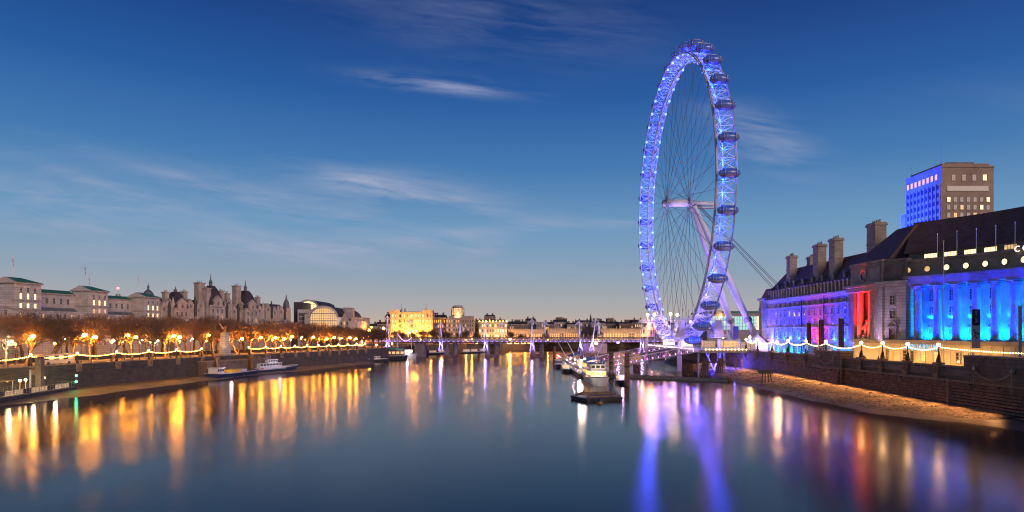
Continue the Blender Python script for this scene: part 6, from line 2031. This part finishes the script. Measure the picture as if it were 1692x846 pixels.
# river stairs projecting below the monument
t = thing('river_stair', 'dark projecting river stair bastion below the eagle monument', 'steps', (b_[0], b_[1], 0), b_[2])
MB().box(-17, 14, -4.5, -.3, -2, 5.2).build('bastion', 'granite', t)
q = MB(); q.box(-17.2, 14.2, -4.8, -.3, 5.2, 5.6); q.build('coping', 'granite_plain', t)
q = MB()
for k in range(10): q.box(14 + k * .6, 14 + (k + 1) * .6, -4.4, -.9, -1, 5.2 - (k + 1) * .5)
q.build('tread', 'granite_plain', t)
for x in (-14, 3): MB().box(x, x + 1.6, -5.6, -4.5, -2, 6.9).build('timber_fender', 'bronze', t)
for x, zz in ((4.5, 6.0), (7, 5.8), (9.5, 5.6)): MB().ball((x, -4.0, zz), 1.1, 7, 5, sz=.9).build('shrub', 'twig', t)
# traffic blurred on the embankment road is left as a few parked coaches and cars
def coach(x, y, an, lab, m, L=10, H=3.0):
    t = thing('parked_coach', lab, 'coach', (x, y, TOPL + .01), an, 'coaches along the embankment')
    MB().box(0, L, -1.2, 1.2, .45, H).build('body', m, t)
    for k in range(6): MB().box(.5 + k * (L - 1) / 6, .3 + (k + 1) * (L - 1) / 6, -1.23, -1.19, H * .5, H * .85).build('coach_window', 'lit_soft' if k % 2 else 'pane', t)
    for xx in (1.6, L - 1.8):
        w = MB(); w.lathe([(.48, -.12), (.48, .12)], n=14); o = w.build('wheel', 'iron', t); o.matrix_local = Matrix.Translation((xx, -1.15, .48)) @ Matrix.Rotation(PI / 2, 4, 'X')
    for yy in (-.8, .8): MB().box(L, L + .05, yy - .15, yy + .15, .8, 1.0).build('tail_lamp', 'red_l', t)
for i, (y, m, nm) in enumerate(((141, 'brick', 'brown coach at the far left of the embankment'), (173, 'stone_far', 'grey coach waiting near the third embankment lamp'))):
    coach(lb_x(y) - 9, y, math.atan2(46, 7.7), nm, m)
# ------------------------------------------------------------------ right quay: banners, flagpoles, beach furniture
def banner(p, yt, yb, Y, wpx, m, lab, txt=None, m2=None):
    x = X(p, Y); zt, zb = Z(yt, Y), Z(yb, Y); w = wpx / FOC * Y
    t = thing('banner', lab, 'banner', (x, Y, TOPR), 0, 'tall banners on the right quay')
    MB().tube((-w / 2 - .12, 0, 0), (-w / 2 - .12, 0, zt + .3 - TOPR), .08, n=6).build('pole', 'steel', t)
    o = MB().box(-w / 2, w / 2, -.03, .03, zb - TOPR, zt - TOPR).build('banner_cloth', m, t)
    if m2:
        h = zt - zb
        MB().box(-w / 2 + .002, w / 2 - .002, -.05, -.032, zb - TOPR, zb - TOPR + h * .58).build('picture_panel', m2, o)
        q = MB(); random.seed(3)
        for k in range(7): q.ball((random.uniform(-w * .3, w * .3), -.06, zb - TOPR + h * random.uniform(.25, .5)), w * .13, 7, 4, sy=.15)
        q.build('picture', 'hull_dark', o)
    if txt:
        text(txt, w * .42, 'letters' if m2 is None else 'banner_pale', o, (-w * .14, -.06, zt - TOPR - .3), (PI / 2, PI / 2, 0), .01)
    for z_ in (zt, zb): MB().tube((-w / 2 - .12, 0, z_ - TOPR), (w / 2, 0, z_ - TOPR), .05, n=5).build('arm', 'steel', t)
    return t
banner(1337, 533, 570, 190, 7, 'banner', 'dark maroon banner, leftmost of three in front of the blue wing')
banner(1357, 528, 574, 182, 8, 'banner', 'dark purple banner, middle one in front of the blue wing')
banner(1390, 526, 574, 172, 9, 'banner', 'dark banner with pale figure, right one just left of red niche', None)
banner(1613, 511, 575, 131, 13, 'banner', 'tall banner with purple top and pale picture before the blue colonnade', 'SEA LIFE', 'banner_pale')
banner(1686, 506, 600, 118, 5, 'banner_pale', 'narrow pale pink banner at the right edge of the photo')
banner(1216, 539, 560, 262, 9, 'banner_blue', 'blue banner between the wheel legs')
def fpole(p, yt, Y, lab, base=TOPR, r=.11, grp='flagpoles'):
    t = thing('flagpole', lab, 'flagpole', (X(p, Y), Y, base), 0, grp)
    h = Z(yt, Y) - base
    MB().tube((0, 0, 0), (0, 0, h), r, r * .6, 8).build('pole', 'steel', t); MB().ball((0, 0, h), r * 1.8, 8, 5).build('finial', 'gold', t)
    MB().lathe([(r * 2.4, 0), (r * 2.4, .4), (r * 1.2, .5)], n=8).build('base', 'steel_grey', t)
fpole(1559, 398, 140, 'tall white flagpole standing before the blue colonnade')
fpole(1334, 500, 196, 'thin white pole left of the maroon banner', r=.07)
fpole(1296, 560, 200, 'short thin pole on the quay left of the banners', r=.05)
# white tents and kiosks at the wheel foot on the quay
t = thing('peaked_tent', 'white peaked tent beside the wheel foot, washed with pink light', 'tent', (X(1252, 262), 262, TOPR))
q = MB(); q.box(-3, 3, -3, 3, 0, 2.6); q.hip(-3.3, 3.3, -3.3, 3.3, 2.6, 6.6, 3.2, 3.2, 3.2, 3.2); q.build('canvas', 'white', t)
lamp('POINT', t, (-1, -5.5, 2.5), 1500, (1, .45, .7), .3)
MB().tube((0, 0, 6.6), (0, 0, 7.4), .06, n=4).build('tip', 'steel', t)
for p, y, lab, m in ((1240, 563, 'small blue lit star decoration on the quay by the wheel legs', 'blue_l'), (1253, 576, 'white star shaped light on the quay rail by the wheel legs', 'white_l')):
    t = thing('star_light', lab, 'decoration', (X(p, 236), 236, TOPR)); zc = Z(y, 236) - TOPR
    q = MB()
    for k in range(5):
        a = PI / 2 + 2 * PI * k / 5; q.tube((0, 0, zc), (.75 * math.cos(a), 0, zc + .75 * math.sin(a)), .12, .02, 5)
    q.build('star', m, t); MB().tube((0, .1, 0), (0, .1, zc), .06, n=5).build('post', 'iron', t)
for i, (p, y, Y) in enumerate(((1195, 558, 268), (1239, 558, 258), (1284, 566, 215))):
    t = thing('quay_lantern', 'amber quay lamp, %s from the left near the wheel legs' % ORD[i], 'street lamp', (X(p, Y), Y, TOPR), 0, 'quay lanterns'); h = Z(y, Y) - TOPR
    MB().tube((0, 0, 0), (0, 0, h), .08, n=6).build('post', 'iron', t); MB().ball((0, 0, h + .2), .42, 8, 6).build('lantern', 'globe', t); lamp('POINT', t, (0, -1, h), 1800, (1, .55, .16), .3)
# survey platform on the beach
t = thing('beach_platform', 'small square timber platform on legs with a pole on the shingle', 'platform', (X(1265, 188), 188, 1.5))
MB().box(-1.7, 1.7, -1.4, 1.4, 2.0, 3.2).build('box', 'stone_dark', t)
for a in (-1, -.3, .5, 1.1): MB().beam((a * 1.3, -.8, -.6), (a * 1.0, -.6, 2.0), .3, .3).build('leg', 'timber', t)
MB().tube((0, 0, 3.2), (0, 0, 8.2), .06, n=5).build('pole', 'steel_grey', t); MB().tube((-1.6, 0, 2.2), (-4.4, .3, 1.7), .07, n=5).build('boom', 'iron', t)
# row of amber lamps added below the coping to light the shingle
q = thing('beach_fill_row', 'small hooded amber lamps added under the wall coping to light the shingle', 'lamps', (RBX, 0, 0))
hd = MB().box(-.35, .0, -.25, .25, -.12, .12).mesh('added_hood', 'iron')
for k in range(24):
    y = 114 + k * 7.2
    if 166 < y < 200: x = -1.7
    else: x = -.52
    put('added_hood', hd, q, (x - .0, y, 5.55))
    lamp('SPOT', q, (x - .9, y, 5.3), 4600, (1, .44, .12), .3, (-6.5, y, .4), R(112), 'beach_fill_light', blend=1.0)
# loose stones, planks and a few stakes on the shingle
random.seed(31)
q = MB()
for k in range(260):
    y = random.uniform(122, 262); x = edge_x(y) + random.uniform(1.5, RBX - edge_x(y) - 2.5); t_ = (x - edge_x(y)) / (RBX - edge_x(y))
    r_ = random.uniform(.12, .38); zz = -.35 + (1.1 + 1.2 * min(1, (y - 108) / 80) + .35) * (1 - (1 - min(1, t_ * 1.15)) ** 1.7)
    q.ball((x, y, zz + .02), r_, 6, 4, sx=random.uniform(.8, 1.5), sz=.55)
o = q.build('beach_stones', 'stone_dark'); o['kind'] = 'stuff'
# people on the right quay
def person(x, y, z, rz, top, legs, lab, h=1.72):
    t = thing('person', lab, 'person', (x, y, z), rz, 'people strolling on the right quay')
    b = MB()
    k = h / 1.72
    for s in (-1, 1):
        b.tube((s * .10, s * .12, .05), (s * .10, s * .03, .48), .05, .065, 7); b.tube((s * .10, s * .03, .48), (s * .09, 0, .90), .07, .09, 7); b.ball((s * .10, s * .12 - .05, .045), .06, 6, 4, sy=1.7)
        b.tube((s * .20, 0, 1.42), (s * .25, s * .06, 1.12), .05, .045, 6); b.tube((s * .25, s * .06, 1.12), (s * .24, s * -.06 - .05, .86), .04, .035, 6)
    b.lathe([(.15, .85), (.17, .98), (.15, 1.1), (.19, 1.35), (.17, 1.45), (.06, 1.5), (.055, 1.55)], n=10, sy=.62); b.ball((0, -.01, 1.64), .10, 8, 7, sz=1.2)
    o = b.build('body', legs, t)
    c = MB(); c.lathe([(.20, .78), (.19, 1.0), (.18, 1.15), (.215, 1.36), (.19, 1.46), (.07, 1.50)], n=10, sy=.70); c.build('coat', top, t)
    MB().ball((0, .01, 1.68), .108, 8, 6).build('hair', 'iron', t)
    t.scale = (k, k, k)
person(86.2, 178.5, TOPR, .4, 'banner_pale', 'navy', 'person in a pale coat beside the mooring block'); person(86.4, 157.0, TOPR, 1.4, 'iron', 'iron', 'person in dark clothes between the second and third wall lamps'); person(86.3, 163.2, TOPR, 2.4, 'navy', 'iron', 'person in a navy coat right of the red niche')
